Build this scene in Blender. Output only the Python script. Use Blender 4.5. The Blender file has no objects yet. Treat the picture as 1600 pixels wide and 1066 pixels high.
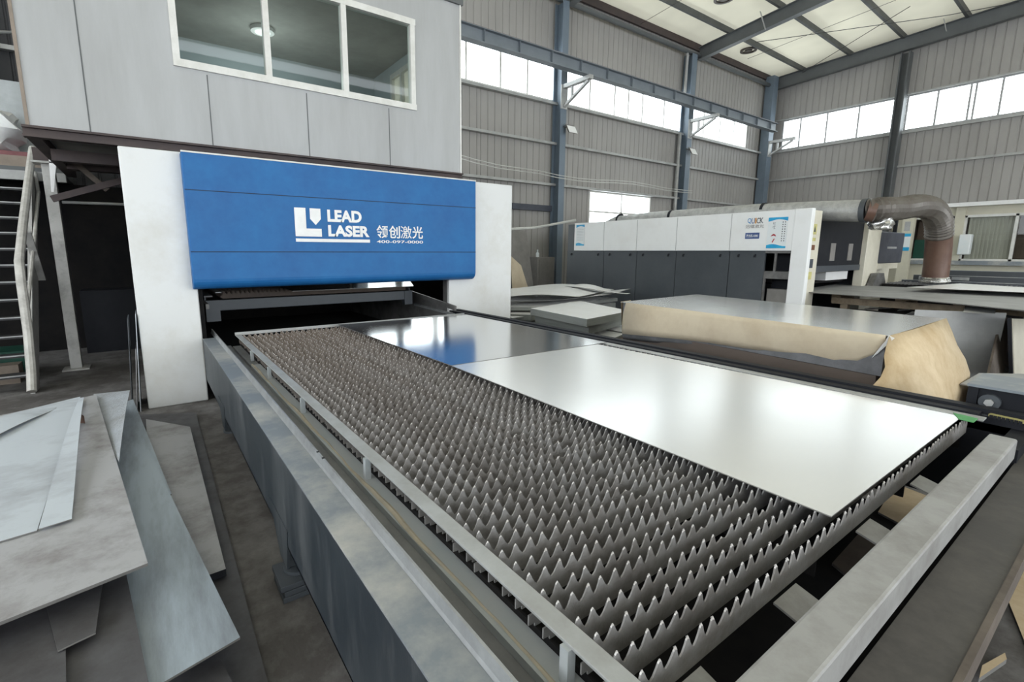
import bpy, bmesh, math, random
from mathutils import Vector, Matrix
random.seed(7)
C = bpy.context.scene.collection
SC = bpy.context.scene
PI = math.pi

# ------------------------------------------------------------------ camera
CAM_H = 1.55
YAW, PITCH, ROLL = 0.609, 0.168, 0.002
fwd = Vector((math.sin(YAW)*math.cos(PITCH), math.cos(YAW)*math.cos(PITCH), -math.sin(PITCH)))
rt = Vector((math.cos(YAW), -math.sin(YAW), 0))
up = rt.cross(fwd)
rt2 = rt*math.cos(ROLL) + up*math.sin(ROLL)
up2 = -rt*math.sin(ROLL) + up*math.cos(ROLL)
cd = bpy.data.cameras.new('camera')
cam = bpy.data.objects.new('camera', cd); C.objects.link(cam)
M = Matrix((rt2, up2, -fwd)).transposed().to_4x4(); M.translation = (0, 0, CAM_H)
cam.matrix_world = M
cd.sensor_width = 36.0; cd.lens = 745.1/1600*36
cd.shift_x = 47.45/1600; cd.shift_y = -13.72/1600
cd.clip_start = 0.02; cd.clip_end = 200
SC.camera = cam

# ------------------------------------------------------------------ light
w = bpy.data.worlds.new('overcast_sky'); SC.world = w; w.use_nodes = True
bg = w.node_tree.nodes['Background']
bg.inputs[0].default_value = (0.90, 0.96, 1.0, 1); bg.inputs[1].default_value = 5.5

def area(name, loc, size, size_y, normal, power=None, color=(1, 1, 1)):
    ld = bpy.data.lights.new(name, 'AREA'); ld.shape = 'RECTANGLE'; ld.size = size; ld.size_y = size_y
    o = bpy.data.objects.new(name, ld); C.objects.link(o); o.location = loc
    o.rotation_euler = Vector(normal).to_track_quat('-Z', 'Y').to_euler()
    if power is None: ld.cycles.is_portal = True
    else: ld.energy = power; ld.color = color
    return o
# portals: they only guide the sampling of the sky through the openings
area('portal_far', (12.0, 10.75, 6.3), 19.0, 1.5, (0, -1, 0))
area('portal_right', (22.3, 0.0, 6.3), 1.5, 20.0, (-1, 0, 0))
area('portal_rear', (7.0, -12.3, 3.0), 22.0, 6.0, (0, 1, 0))
area('portal_left', (-8.3, -0.2, 4.0), 4.0, 18.6, (1, 0, 0))

SC.view_settings.view_transform = 'Standard'
SC.view_settings.look = 'None'
SC.view_settings.exposure = 0.10
SC.view_settings.gamma = 1.0
SC.view_settings.use_curve_mapping = False
SC.cycles.use_denoising = True
SC.cycles.max_bounces = 8
SC.cycles.diffuse_bounces = 5
SC.cycles.glossy_bounces = 4
SC.cycles.transmission_bounces = 6
SC.cycles.transparent_max_bounces = 12
SC.cycles.caustics_reflective = False
SC.cycles.caustics_refractive = False
SC.cycles.sample_clamp_indirect = 8.0

# ------------------------------------------------------------------ materials
def nt(name):
    m = bpy.data.materials.new(name); m.use_nodes = True
    t = m.node_tree
    return m, t, t.nodes['Principled BSDF']

def pmat(name, col, rough=0.6, metal=0.0, col2=None, scale=3.0, lo=0.35, hi=0.7, stretch=(1, 1, 1),
         bump=0.0, bscale=40.0, rvar=0.12, vary=0.0, spec=0.5, fine=0.35, rusty=None):
    m, t, b = nt(name)
    N, L = t.nodes, t.links
    b.inputs['Metallic'].default_value = metal
    b.inputs['Roughness'].default_value = rough
    b.inputs['Specular IOR Level'].default_value = spec
    col = (*col, 1)
    col2 = (*(col2 if col2 else tuple(c*0.72 for c in col[:3])), 1)
    tc = N.new('ShaderNodeTexCoord'); mp = N.new('ShaderNodeMapping'); mp.inputs['Scale'].default_value = stretch
    L.new(tc.outputs['Object'], mp.inputs[0])
    no = N.new('ShaderNodeTexNoise'); no.inputs['Scale'].default_value = scale; no.inputs['Detail'].default_value = 7
    no.inputs['Roughness'].default_value = 0.62
    L.new(mp.outputs[0], no.inputs['Vector'])
    cr = N.new('ShaderNodeValToRGB'); cr.color_ramp.elements[0].position = lo; cr.color_ramp.elements[1].position = hi
    cr.color_ramp.elements[0].color = col; cr.color_ramp.elements[1].color = col2
    nf = N.new('ShaderNodeTexNoise'); nf.inputs['Scale'].default_value = scale*5.3; nf.inputs['Detail'].default_value = 5
    nf.inputs['Roughness'].default_value = 0.7
    L.new(mp.outputs[0], nf.inputs['Vector'])
    mxn = N.new('ShaderNodeMath'); mxn.operation = 'MULTIPLY_ADD'; mxn.inputs[1].default_value = fine
    sub = N.new('ShaderNodeMath'); sub.operation = 'SUBTRACT'; sub.inputs[1].default_value = 0.5
    L.new(nf.outputs['Fac'], sub.inputs[0]); L.new(sub.outputs[0], mxn.inputs[0]); L.new(no.outputs['Fac'], mxn.inputs[2])
    L.new(mxn.outputs[0], cr.inputs[0])
    out = cr.outputs[0]
    if vary:
        oi = N.new('ShaderNodeObjectInfo'); hs = N.new('ShaderNodeHueSaturation')
        mr = N.new('ShaderNodeMapRange'); mr.inputs['To Min'].default_value = 1-vary; mr.inputs['To Max'].default_value = 1+vary
        L.new(oi.outputs['Random'], mr.inputs[0]); L.new(mr.outputs[0], hs.inputs['Value']); L.new(out, hs.inputs['Color'])
        out = hs.outputs[0]
    if rusty:
        ol = N.new('ShaderNodeObjectInfo'); sx_ = N.new('ShaderNodeSeparateXYZ'); L.new(ol.outputs['Location'], sx_.inputs[0])
        mrr = N.new('ShaderNodeMapRange'); mrr.inputs['From Min'].default_value = 1.2; mrr.inputs['From Max'].default_value = 5.2; mrr.inputs['To Max'].default_value = 0.75
        L.new(sx_.outputs['Y'], mrr.inputs[0])
        mm = N.new('ShaderNodeMix'); mm.data_type = 'RGBA'; L.new(mrr.outputs[0], mm.inputs['Factor']); L.new(out, mm.inputs['A'])
        mm.inputs['B'].default_value = (*rusty, 1); out = mm.outputs['Result']
    L.new(out, b.inputs['Base Color'])
    if rvar:
        mr2 = N.new('ShaderNodeMapRange'); mr2.inputs['To Min'].default_value = max(0.03, rough-rvar); mr2.inputs['To Max'].default_value = min(1, rough+rvar)
        L.new(no.outputs['Fac'], mr2.inputs[0]); L.new(mr2.outputs[0], b.inputs['Roughness'])
    if bump:
        n2 = N.new('ShaderNodeTexNoise'); n2.inputs['Scale'].default_value = bscale; n2.inputs['Detail'].default_value = 4
        L.new(mp.outputs[0], n2.inputs['Vector'])
        bp = N.new('ShaderNodeBump'); bp.inputs['Strength'].default_value = bump; bp.inputs['Distance'].default_value = 0.01
        L.new(n2.outputs['Fac'], bp.inputs['Height']); L.new(bp.outputs[0], b.inputs['Normal'])
    return m

def emat(name, col, s):
    m, t, b = nt(name)
    b.inputs['Base Color'].default_value = (*col, 1); b.inputs['Emission Color'].default_value = (*col, 1); b.inputs['Emission Strength'].default_value = s
    return m

def glassmat(name, tint, gloss):
    m = bpy.data.materials.new(name); m.use_nodes = True; t = m.node_tree; t.nodes.clear()
    o = t.nodes.new('ShaderNodeOutputMaterial'); mx = t.nodes.new('ShaderNodeMixShader')
    tr = t.nodes.new('ShaderNodeBsdfTransparent'); tr.inputs[0].default_value = (*tint, 1)
    g = t.nodes.new('ShaderNodeBsdfGlossy'); g.inputs['Roughness'].default_value = 0.02
    lw = t.nodes.new('ShaderNodeLayerWeight'); pw = t.nodes.new('ShaderNodeMath'); pw.operation = 'POWER'; pw.inputs[1].default_value = 4.0
    mr = t.nodes.new('ShaderNodeMapRange'); mr.inputs['To Min'].default_value = 0.04; mr.inputs['To Max'].default_value = gloss
    t.links.new(lw.outputs['Facing'], pw.inputs[0]); t.links.new(pw.outputs[0], mr.inputs[0])
    t.links.new(mr.outputs[0], mx.inputs[0]); t.links.new(tr.outputs[0], mx.inputs[1]); t.links.new(g.outputs[0], mx.inputs[2])
    t.links.new(mx.outputs[0], o.inputs[0])
    return m

def roofmat(name, col, trans):
    m = bpy.data.materials.new(name); m.use_nodes = True; t = m.node_tree; t.nodes.clear()
    o = t.nodes.new('ShaderNodeOutputMaterial'); mx = t.nodes.new('ShaderNodeMixShader'); mx.inputs[0].default_value = trans
    d = t.nodes.new('ShaderNodeBsdfDiffuse'); d.inputs[0].default_value = (*col, 1)
    r = t.nodes.new('ShaderNodeBsdfTranslucent')
    tc = t.nodes.new('ShaderNodeTexCoord'); no = t.nodes.new('ShaderNodeTexNoise'); no.inputs['Scale'].default_value = 0.6
    cr = t.nodes.new('ShaderNodeValToRGB'); cr.color_ramp.elements[0].position = 0.3; cr.color_ramp.elements[1].position = 0.75
    cr.color_ramp.elements[0].color = (*[c*0.75 for c in col], 1); cr.color_ramp.elements[1].color = (*col, 1)
    t.links.new(tc.outputs['Object'], no.inputs['Vector']); t.links.new(no.outputs['Fac'], cr.inputs[0])
    r.inputs[0].default_value = (0.74, 0.70, 0.57, 1); t.links.new(cr.outputs[0], d.inputs[0])
    t.links.new(d.outputs[0], mx.inputs[1]); t.links.new(r.outputs[0], mx.inputs[2]); t.links.new(mx.outputs[0], o.inputs[0])
    return m

MT = dict(
    floor=pmat('grimy_concrete', (0.088, 0.080, 0.076), 0.75, 0, (0.23, 0.222, 0.218), 1.1, 0.40, 0.74, bump=0.6, bscale=14, fine=0.7),
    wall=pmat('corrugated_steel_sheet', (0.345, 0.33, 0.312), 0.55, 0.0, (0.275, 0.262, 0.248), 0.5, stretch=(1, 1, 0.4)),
    wall_dark=pmat('dim_coloured_steel_sheet', (0.07, 0.07, 0.075), 0.7, 0.0, (0.05, 0.05, 0.055), 0.8),
    roof=roofmat('cream_roof_sheet', (0.74, 0.70, 0.56), 0.09),
    steelpaint=pmat('grey_painted_steel', (0.105, 0.112, 0.115), 0.5, 0.0, (0.085, 0.09, 0.092), 1.5),
    column=pmat('hazy_blue_grey_column_paint', (0.155, 0.195, 0.24), 0.5, 0.0, (0.12, 0.155, 0.195), 0.9),  # blue-grey paint with the bluish haze by the windows mixed in
    purlin=pmat('dark_purlin_steel', (0.085, 0.088, 0.085), 0.6, 0.0, None, 2),
    girt=pmat('galvanised_girt', (0.42, 0.42, 0.41), 0.45, 0.1, None, 3),
    crane=pmat('hazy_crane_beam_paint', (0.19, 0.215, 0.24), 0.5, 0.0, (0.15, 0.172, 0.195), 1.2),  # haze in front of the beam is included in its colour
    rail_red=pmat('rusty_red_rail', (0.24, 0.1, 0.08), 0.6, 0.1, (0.16, 0.07, 0.06), 4),
    winframe=pmat('white_window_frame', (0.72, 0.71, 0.68), 0.4, 0, (0.6, 0.59, 0.55), 5),
    winframe_grey=pmat('grey_window_frame', (0.42, 0.42, 0.42), 0.4, 0, None, 5),
    glass=glassmat('clear_glass', (0.93, 0.96, 0.95), 0.45),
    glass_green=glassmat('greenish_office_glass', (0.78, 0.86, 0.83), 0.5),
    white=pmat('white_machine_paint', (0.68, 0.685, 0.68), 0.4, 0, (0.60, 0.59, 0.56), 1.8, 0.45, 0.75, bump=0.03, bscale=120),
    bright_white=pmat('bright_white_band_paint', (0.84, 0.845, 0.84), 0.4, 0, (0.79, 0.785, 0.77), 1.8, 0.45, 0.75),
    treadplate=pmat('raised_pattern_plate', (0.52, 0.555, 0.60), 0.45, 0.2, (0.36, 0.37, 0.39), 3, bump=1.0, bscale=60),
    cream=pmat('cream_machine_paint', (0.70, 0.66, 0.55), 0.42, 0, (0.6, 0.56, 0.46), 3),
    blue=pmat('blue_machine_paint', (0.010, 0.100, 0.300), 0.5, 0, (0.020, 0.150, 0.385), 1.6, 0.30, 0.8, bump=0.08, bscale=160, spec=0.3, fine=0.5),
    seam=pmat('dark_hood_seam', (0.01, 0.03, 0.07), 0.7),  # dark line marking the hood joints
    letter=pmat('white_lettering_vinyl', (0.82, 0.82, 0.81), 0.45, 0, (0.76, 0.75, 0.74), 9),
    black=pmat('black_machine_paint', (0.010, 0.011, 0.015), 0.6, 0, (0.016, 0.017, 0.021), 3, spec=0.2),
    charcoal=pmat('charcoal_cabinet_paint', (0.050, 0.057, 0.066), 0.5, 0, (0.066, 0.074, 0.083), 2, bump=0.05, bscale=90),
    near_black=pmat('near_black_interior', (0.009, 0.009, 0.010), 0.9, 0, (0.02, 0.018, 0.017), 2, spec=0.15),  # near black; shade inside, under and behind things is put into this colour
    sooty_grey=pmat('sooty_grey_steel', (0.17, 0.165, 0.16), 0.6, 0.1, (0.06, 0.058, 0.056), 3.5, 0.35, 0.75),
    cabin=pmat('grey_sandwich_panel', (0.41, 0.415, 0.42), 0.55, 0, (0.315, 0.315, 0.31), 0.9, 0.40, 0.85, stretch=(1.6, 1, 0.25), bump=0.03, bscale=150, fine=0.4),
    cabin_in=pmat('office_interior_panel', (0.45, 0.50, 0.53), 0.6, 0, (0.4, 0.44, 0.46), 1),
    cabin_ceil=pmat('office_ceiling_panel', (0.38, 0.38, 0.36), 0.7, 0, None, 1),
    brown=pmat('rusty_brown_beam', (0.062, 0.042, 0.038), 0.65, 0.0, (0.04, 0.03, 0.032), 2.5, bump=0.1),
    post=pmat('pale_grey_post_paint', (0.46, 0.45, 0.43), 0.6, 0, (0.30, 0.29, 0.275), 5, 0.45, 0.75, bump=0.1),
    stairwhite=pmat('worn_white_rail_paint', (0.56, 0.54, 0.50), 0.5, 0, (0.38, 0.36, 0.33), 8),
    tread=pmat('dark_stair_tread', (0.03, 0.03, 0.032), 0.6, 0.2, (0.05, 0.05, 0.05), 6),
    nosing=pmat('worn_tread_edge', (0.42, 0.42, 0.42), 0.45, 0.4, (0.3, 0.3, 0.3), 9),
    beamdark=pmat('dark_table_frame_paint', (0.026, 0.034, 0.042), 0.42, 0.1, (0.115, 0.12, 0.125), 1.5, 0.46, 0.86, stretch=(3, 2.2, 0.5), bump=0.05, bscale=60, fine=0.5),
    flange=pmat('dusty_steel_flange', (0.21, 0.235, 0.26), 0.5, 0.15, (0.47, 0.46, 0.43), 1.5, 0.44, 0.70, bump=0.04, bscale=80, fine=0.35),
    lip=pmat('worn_steel_lip', (0.42, 0.43, 0.435), 0.42, 0.45, (0.30, 0.305, 0.31), 6),
    trough=pmat('dirty_steel_trough', (0.155, 0.155, 0.16), 0.6, 0.05, (0.24, 0.24, 0.24), 2.2, stretch=(1, 0.6, 1), fine=0.6),
    angle=pmat('bluish_steel_angle', (0.37, 0.405, 0.42), 0.5, 0.1, (0.43, 0.44, 0.44), 3, bump=0.04),
    sand=pmat('slag_dust_line', (0.52, 0.46, 0.36), 0.9, 0, (0.40, 0.36, 0.30), 9),
    bar=pmat('bare_flat_bar', (0.43, 0.44, 0.44), 0.45, 0.25, (0.34, 0.34, 0.33), 5, bump=0.03, bscale=90),
    slat=pmat('spattered_slat_steel', (0.245, 0.236, 0.23), 0.6, 0.1, (0.14, 0.125, 0.113), 5, 0.42, 0.8, bump=0.15, bscale=90, vary=0.10, fine=0.6, rusty=(0.17, 0.125, 0.092)),
    tip=pmat('worn_slat_tip', (0.50, 0.48, 0.46), 0.4, 0.3, (0.38, 0.35, 0.32), 20),
    front=pmat('worn_front_beam', (0.34, 0.335, 0.325), 0.5, 0.2, (0.19, 0.178, 0.165), 2.6, 0.42, 0.8, bump=0.05, bscale=70, fine=0.5),
    endplate=pmat('brown_grey_end_plate', (0.060, 0.055, 0.051), 0.65, 0.1, (0.105, 0.095, 0.085), 3, 0.4, 0.8, bump=0.1, fine=0.6),
    rust=pmat('rust_brown_steel', (0.13, 0.105, 0.085), 0.7, 0.1, (0.07, 0.055, 0.045), 4, bump=0.1),
    sheet=pmat('bright_rolled_sheet', (0.93, 0.93, 0.925), 0.24, 0.6, (0.89, 0.89, 0.885), 1.0, 0.4, 0.75, rvar=0.0, fine=0.2),
    sheet_far=pmat('mirror_rolled_sheet', (0.80, 0.805, 0.80), 0.15, 1.0, (0.76, 0.765, 0.765), 1.0, 0.4, 0.75, rvar=0.0, fine=0.0),
    scrap=pmat('pale_scrap_sheet', (0.58, 0.625, 0.675), 0.5, 0.15, (0.33, 0.34, 0.37), 1.3, 0.48, 0.86, stretch=(1, 1.6, 1), bump=0.05, bscale=30, fine=0.45),
    scrap_b=pmat('brownish_scrap_sheet', (0.42, 0.42, 0.435), 0.55, 0.1, (0.19, 0.172, 0.166), 1.7, 0.45, 0.80, bump=0.06, bscale=30, fine=0.6),
    scrap_c=pmat('bluish_scrap_sheet', (0.42, 0.485, 0.545), 0.45, 0.2, (0.19, 0.205, 0.225), 1.3, 0.42, 0.80, stretch=(3.2, 0.5, 1), fine=0.45),
    scrap_d=pmat('dark_scrap_sheet', (0.105, 0.103, 0.110), 0.6, 0.1, (0.050, 0.045, 0.047), 1.8, 0.4, 0.75, bump=0.06, fine=0.6),  # dark scrap; for some sheets the shade under the pile's top is included
    edge=pmat('cut_sheet_edge', (0.24, 0.23, 0.22), 0.55, 0.4),
    paper=pmat('brown_kraft_paper', (0.64, 0.545, 0.40), 0.8, 0, (0.53, 0.43, 0.30), 2.4, 0.4, 0.75, bump=0.25, bscale=9),
    paper_dark=pmat('aged_kraft_paper', (0.60, 0.48, 0.32), 0.8, 0, (0.42, 0.30, 0.165), 1.6, 0.36, 0.72, bump=0.3, bscale=8, fine=0.5),
    skid=pmat('brown_skid_wood', (0.12, 0.092, 0.075), 0.8, 0, (0.09, 0.07, 0.06), 3, stretch=(1, 0.2, 1)),
    plastic=pmat('grey_wrap_film', (0.20, 0.20, 0.21), 0.35, 0.1, (0.12, 0.12, 0.125), 6, bump=0.4, bscale=14),
    stackgrey=pmat('greenish_grey_sheet_edge', (0.24, 0.25, 0.235), 0.6, 0.1, (0.19, 0.2, 0.185), 2, stretch=(1, 1, 14)),
    bundle_top=pmat('oiled_bundle_sheet', (0.90, 0.90, 0.895), 0.20, 0.75, (0.80, 0.80, 0.80), 1.0, 0.4, 0.75, stretch=(0.6, 2.5, 1), rvar=0.0, fine=0.2),
    palesheet=pmat('pale_top_sheet', (0.95, 0.95, 0.945), 0.38, 0.3, (0.87, 0.865, 0.85), 2),  # near white; window glare on the stack tops is put into the colour
    wood=pmat('weathered_timber', (0.30, 0.235, 0.16), 0.8, 0, (0.19, 0.145, 0.10), 3, stretch=(0.3, 3, 3)),
    leangrey=pmat('matte_grey_leaning_sheet', (0.34, 0.34, 0.335), 0.55, 0.2, (0.29, 0.29, 0.285), 3),
    duct=pmat('silver_duct_foil', (0.46, 0.46, 0.45), 0.45, 0.3, (0.30, 0.30, 0.295), 9, bump=0.5, bscale=24),
    hose=pmat('grey_brown_flex_hose', (0.135, 0.122, 0.108), 0.42, 0.3, (0.095, 0.08, 0.068), 3),
    hose_brown=pmat('brown_duct_tape', (0.145, 0.085, 0.062), 0.4, 0.1, (0.11, 0.06, 0.045), 6),
    foil=pmat('crumpled_foil', (0.72, 0.71, 0.69), 0.25, 0.9, (0.5, 0.5, 0.49), 18, bump=0.8, bscale=25),
    bag=pmat('white_plastic_sack', (0.93, 0.93, 0.93), 0.5, 0, (0.78, 0.76, 0.75), 3.5, bump=0.4, bscale=6),
    redcloth=pmat('dull_red_box', (0.26, 0.10, 0.105), 0.7, 0, None, 4),
    cardboard=pmat('dull_cardboard', (0.30, 0.245, 0.20), 0.8, 0, None, 4),
    navy=pmat('navy_cabinet_paint', (0.05, 0.055, 0.075), 0.5, 0, None, 3),
    green=pmat('green_tape', (0.085, 0.34, 0.11), 0.6, 0, (0.06, 0.27, 0.085), 12),
    yellow=pmat('yellow_chain_plastic', (0.36, 0.32, 0.12), 0.5, 0, None, 10),
    green_dark=pmat('dark_green_board', (0.012, 0.09, 0.06), 0.6, 0, None, 3),
    officecream=pmat('cream_office_wall', (0.62, 0.59, 0.47), 0.6, 0, (0.55, 0.52, 0.42), 1.5),
    officedark=pmat('dim_office_interior', (0.12, 0.085, 0.06), 0.8, 0, (0.06, 0.045, 0.035), 3),
    curtain=pmat('grey_curtain_cloth', (0.40, 0.385, 0.33), 0.85, 0, (0.33, 0.315, 0.27), 5, stretch=(1, 3, 0.3)),
    poster=pmat('poster_paper', (0.76, 0.78, 0.78), 0.45, 0, (0.70, 0.76, 0.78), 3),
    posterblue=pmat('poster_blue_ink', (0.01, 0.29, 0.60), 0.45, 0, (0.02, 0.44, 0.70), 6),
    posterred=pmat('poster_red_ink', (0.44, 0.05, 0.06), 0.5, 0),
    ink=pmat('dark_ink', (0.05, 0.06, 0.075), 0.5, 0),
    inkblue=pmat('navy_sign_ink', (0.07, 0.12, 0.30), 0.45, 0),
    inkcyan=pmat('blue_logo_ink', (0.05, 0.27, 0.58), 0.45, 0),
    inkorange=pmat('orange_logo_ink', (0.66, 0.33, 0.12), 0.45, 0),
    sticker=pmat('yellow_warning_sticker', (0.60, 0.55, 0.22), 0.5, 0, None, 12),
    brownlabel=pmat('brown_label', (0.17, 0.065, 0.03), 0.5, 0),
    cable=pmat('pale_cable_sleeve', (0.55, 0.55, 0.52), 0.5, 0),
    wire=pmat('dark_wire', (0.05, 0.05, 0.05), 0.5, 0.3),
    lampbody=pmat('lamp_housing', (0.10, 0.085, 0.075), 0.45, 0.3),
    lampglass=pmat('lamp_diffuser', (0.62, 0.64, 0.60), 0.3, 0),
    leaf=pmat('rust_flake', (0.12, 0.06, 0.04), 0.7, 0.1),
    boxgrey=pmat('grey_metal_box', (0.25, 0.235, 0.22), 0.55, 0.1, None, 2),
    bluecab=pmat('pale_cabinet_paint', (0.50, 0.53, 0.54), 0.5, 0, None, 2),
)

# ------------------------------------------------------------------ mesh builder
class MB:
    def __init__(s): s.bm = bmesh.new(); s.mats = []
    def mi(s, m):
        m = MT[m] if isinstance(m, str) else m
        if m not in s.mats: s.mats.append(m)
        return s.mats.index(m)
    def face(s, pts, m=None):
        vs = [s.bm.verts.new(Vector(p)) for p in pts]
        f = s.bm.faces.new(vs)
        if m: f.material_index = s.mi(m)
        return f
    def box(s, a, b, m=None):
        x0, y0, z0 = [min(p, q) for p, q in zip(a, b)]; x1, y1, z1 = [max(p, q) for p, q in zip(a, b)]
        v = [s.bm.verts.new(p) for p in ((x0,y0,z0),(x1,y0,z0),(x1,y1,z0),(x0,y1,z0),(x0,y0,z1),(x1,y0,z1),(x1,y1,z1),(x0,y1,z1))]
        i = s.mi(m) if m else 0
        for q in ((3,2,1,0),(4,5,6,7),(0,1,5,4),(1,2,6,5),(2,3,7,6),(3,0,4,7)):
            f = s.bm.faces.new([v[k] for k in q]); f.material_index = i
        return s
    def prism(s, pts, d, m=None, mside=None):
        # polygon pts (3-D, planar-ish) extruded along vector d
        d = Vector(d); n = len(pts)
        a = [s.bm.verts.new(Vector(p)) for p in pts]; b = [s.bm.verts.new(Vector(p)+d) for p in pts]
        i = s.mi(m) if m else 0; j = s.mi(mside) if mside else i
        f = s.bm.faces.new(a[::-1]); f.material_index = i
        f = s.bm.faces.new(b); f.material_index = i
        for k in range(n):
            f = s.bm.faces.new((a[k], a[(k+1) % n], b[(k+1) % n], b[k])); f.material_index = j
        return s
    def bar(s, p, q, wd, ht, m=None, upv=(0, 0, 1)):
        p, q = Vector(p), Vector(q); d = (q-p); u = Vector(upv); sd = d.cross(u).normalized(); u = sd.cross(d).normalized()
        o = [(-wd/2, -ht/2), (wd/2, -ht/2), (wd/2, ht/2), (-wd/2, ht/2)]
        return s.prism([p + sd*x + u*y for x, y in o], d, m)
    def tube(s, path, r, seg=10, m=None, cap=True, rad=None, smooth=True):
        P = [Vector(p) for p in path]; rings = []
        nrm = None
        for k, p in enumerate(P):
            d = (P[min(k+1, len(P)-1)] - P[max(k-1, 0)]).normalized()
            if nrm is None:
                nrm = d.orthogonal().normalized()
            nrm = (nrm - d*nrm.dot(d)).normalized(); bn = d.cross(nrm)
            rr = rad[k] if rad else r
            rings.append([s.bm.verts.new(p + (nrm*math.cos(2*PI*j/seg) + bn*math.sin(2*PI*j/seg))*rr) for j in range(seg)])
        i = s.mi(m) if m else 0
        for a, b in zip(rings, rings[1:]):
            for j in range(seg):
                f = s.bm.faces.new((a[j], a[(j+1) % seg], b[(j+1) % seg], b[j])); f.material_index = i; f.smooth = smooth
        if cap:
            for rg in (rings[0][::-1], rings[-1]):
                f = s.bm.faces.new(rg); f.material_index = i
        return s
    def cyl(s, c, ax, r, h, seg=20, m=None):
        c, ax = Vector(c), Vector(ax).normalized()
        return s.tube([c, c+ax*h], r, seg, m)
    def grid(s, P, m=None, smooth=True, thick=0.0):
        # P[i][j] points -> surface (solidified downwards by thick)
        i = s.mi(m) if m else 0
        V = [[s.bm.verts.new(Vector(p)) for p in row] for row in P]
        fs = []
        for a in range(len(V)-1):
            for b in range(len(V[0])-1):
                f = s.bm.faces.new((V[a][b], V[a+1][b], V[a+1][b+1], V[a][b+1])); f.material_index = i; f.smooth = smooth; fs.append(f)
        return s
    def build(s, name, parent=None, m=None, bevel=0, smooth=False):
        return obj(name, s, m, parent, bevel, smooth)

def wloc(o):
    v = Vector((0, 0, 0))
    while o: v += o.location; o = o.parent
    return v

def obj(name, mb, m=None, parent=None, bevel=0, smooth=False):
    bm = mb.bm
    bmesh.ops.recalc_face_normals(bm, faces=bm.faces)
    me = bpy.data.meshes.new(name)
    off = wloc(parent) if parent else Vector((0, 0, 0))
    if off.length > 0: bmesh.ops.translate(bm, verts=bm.verts, vec=-off)
    if smooth:
        for f in bm.faces: f.smooth = True
    for e in bm.edges:
        if len(e.link_faces) == 2 and e.calc_face_angle(0) > 0.6: e.smooth = False
    bm.to_mesh(me); bm.free()
    for q in ([MT[m] if isinstance(m, str) else m] if m else mb.mats): me.materials.append(q)
    o = bpy.data.objects.new(name, me); C.objects.link(o)
    if parent: o.parent = parent
    if bevel:
        b = o.modifiers.new('bevel', 'BEVEL'); b.width = bevel; b.segments = 2; b.limit_method = 'ANGLE'; b.angle_limit = 0.6
    return o

def tag(o, label, cat, group=None):
    o['label'] = label; o['category'] = cat
    if group: o['group'] = group
    return o

def thing(name, label, cat, loc, group=None):
    o = bpy.data.objects.new(name, None); C.objects.link(o); o.location = loc; o.empty_display_size = 0.1
    return tag(o, label, cat, group)

def struct(o, label=None):
    o['kind'] = 'structure'
    if label: o['label'] = label
    return o

def copy_tree(o, parent=None):
    c = o.copy(); C.objects.link(c)
    if parent: c.parent = parent
    for ch in o.children: copy_tree(ch, c)
    return c

def text(name, body, size, origin, xdir, ydir, m, parent, bold=0.0, sx=1.0, depth=0.002, fit=None):
    """lettering as a mesh standing on the plane spanned by xdir, ydir; fit = (width, height)"""
    cu = bpy.data.curves.new(name, 'FONT'); cu.body = body; cu.size = 1.0; cu.offset = bold; cu.resolution_u = 4
    tmp = bpy.data.objects.new(name, cu); C.objects.link(tmp)
    bpy.context.view_layer.update()
    me = bpy.data.meshes.new_from_object(tmp.evaluated_get(bpy.context.evaluated_depsgraph_get()))
    bpy.data.objects.remove(tmp)
    xs = [v.co.x for v in me.vertices]; ys = [v.co.y for v in me.vertices]
    x0, x1, y0, y1 = min(xs), max(xs), min(ys), max(ys)
    X, Yv = Vector(xdir).normalized(), Vector(ydir).normalized(); Nn = X.cross(Yv)
    kx, ky = (fit[0]/(x1-x0), fit[1]/(y1-y0)) if fit else (sx, 1.0)
    off = wloc(parent) if parent else Vector((0, 0, 0))
    for v in me.vertices:
        v.co = Vector(origin) - off + X*(v.co.x-x0)*kx + Yv*(v.co.y-y0)*ky + Nn*depth
    me.materials.clear(); me.materials.append(MT[m])
    for p in me.polygons: p.material_index = 0
    o = bpy.data.objects.new(name, me); C.objects.link(o)
    if parent: o.parent = parent
    return o

# ------------------------------------------------------------------ the setting
XW, YW = 22.0, 10.5          # right wall, far (window) wall
XL, YR = -8.0, -12.0         # left wall, rear wall (behind the camera)
m = MB(); m.box((XL-1, YR-1, -0.12), (XW+1, YW+1, 0)); struct(m.build('floor', None, 'floor'), 'grimy grey concrete workshop floor')

def ribbed(axis, c, a0, a1, z0, z1, inward, pitch=0.22, depth=0.018, thick=0.05, mat='wall'):
    """vertically ribbed steel sheet in the plane axis = c, from a0 to a1"""
    mb = MB(); prof = []
    a = a0
    while a < a1 - 1e-6:
        for du, dv in ((0, 0), (0.012, depth), (0.032, depth), (0.044, 0)):
            if a+du < a1: prof.append((a+du, dv))
        a += pitch
    prof.append((a1, 0))
    pts = []
    for u, dv in prof: pts.append((u, c - inward*dv))
    outl = pts + [(a1, c-inward*thick-inward*depth), (a0, c-inward*thick-inward*depth)]
    if axis == 'y': P = [(u, v, z0) for u, v in outl]
    else: P = [(v, u, z0) for u, v in outl]
    # side walls only per quad (keeps the long polygon simple)
    n = len(P); d = Vector((0, 0, z1-z0))
    lo = [mb.bm.verts.new(Vector(p)) for p in P]; hi = [mb.bm.verts.new(Vector(p)+d) for p in P]
    for k in range(n):
        mb.bm.faces.new((lo[k], lo[(k+1) % n], hi[(k+1) % n], hi[k]))
    mb.bm.faces.new(lo[::-1]); mb.bm.faces.new(hi)
    mb.mi(mat)
    return mb

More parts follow.
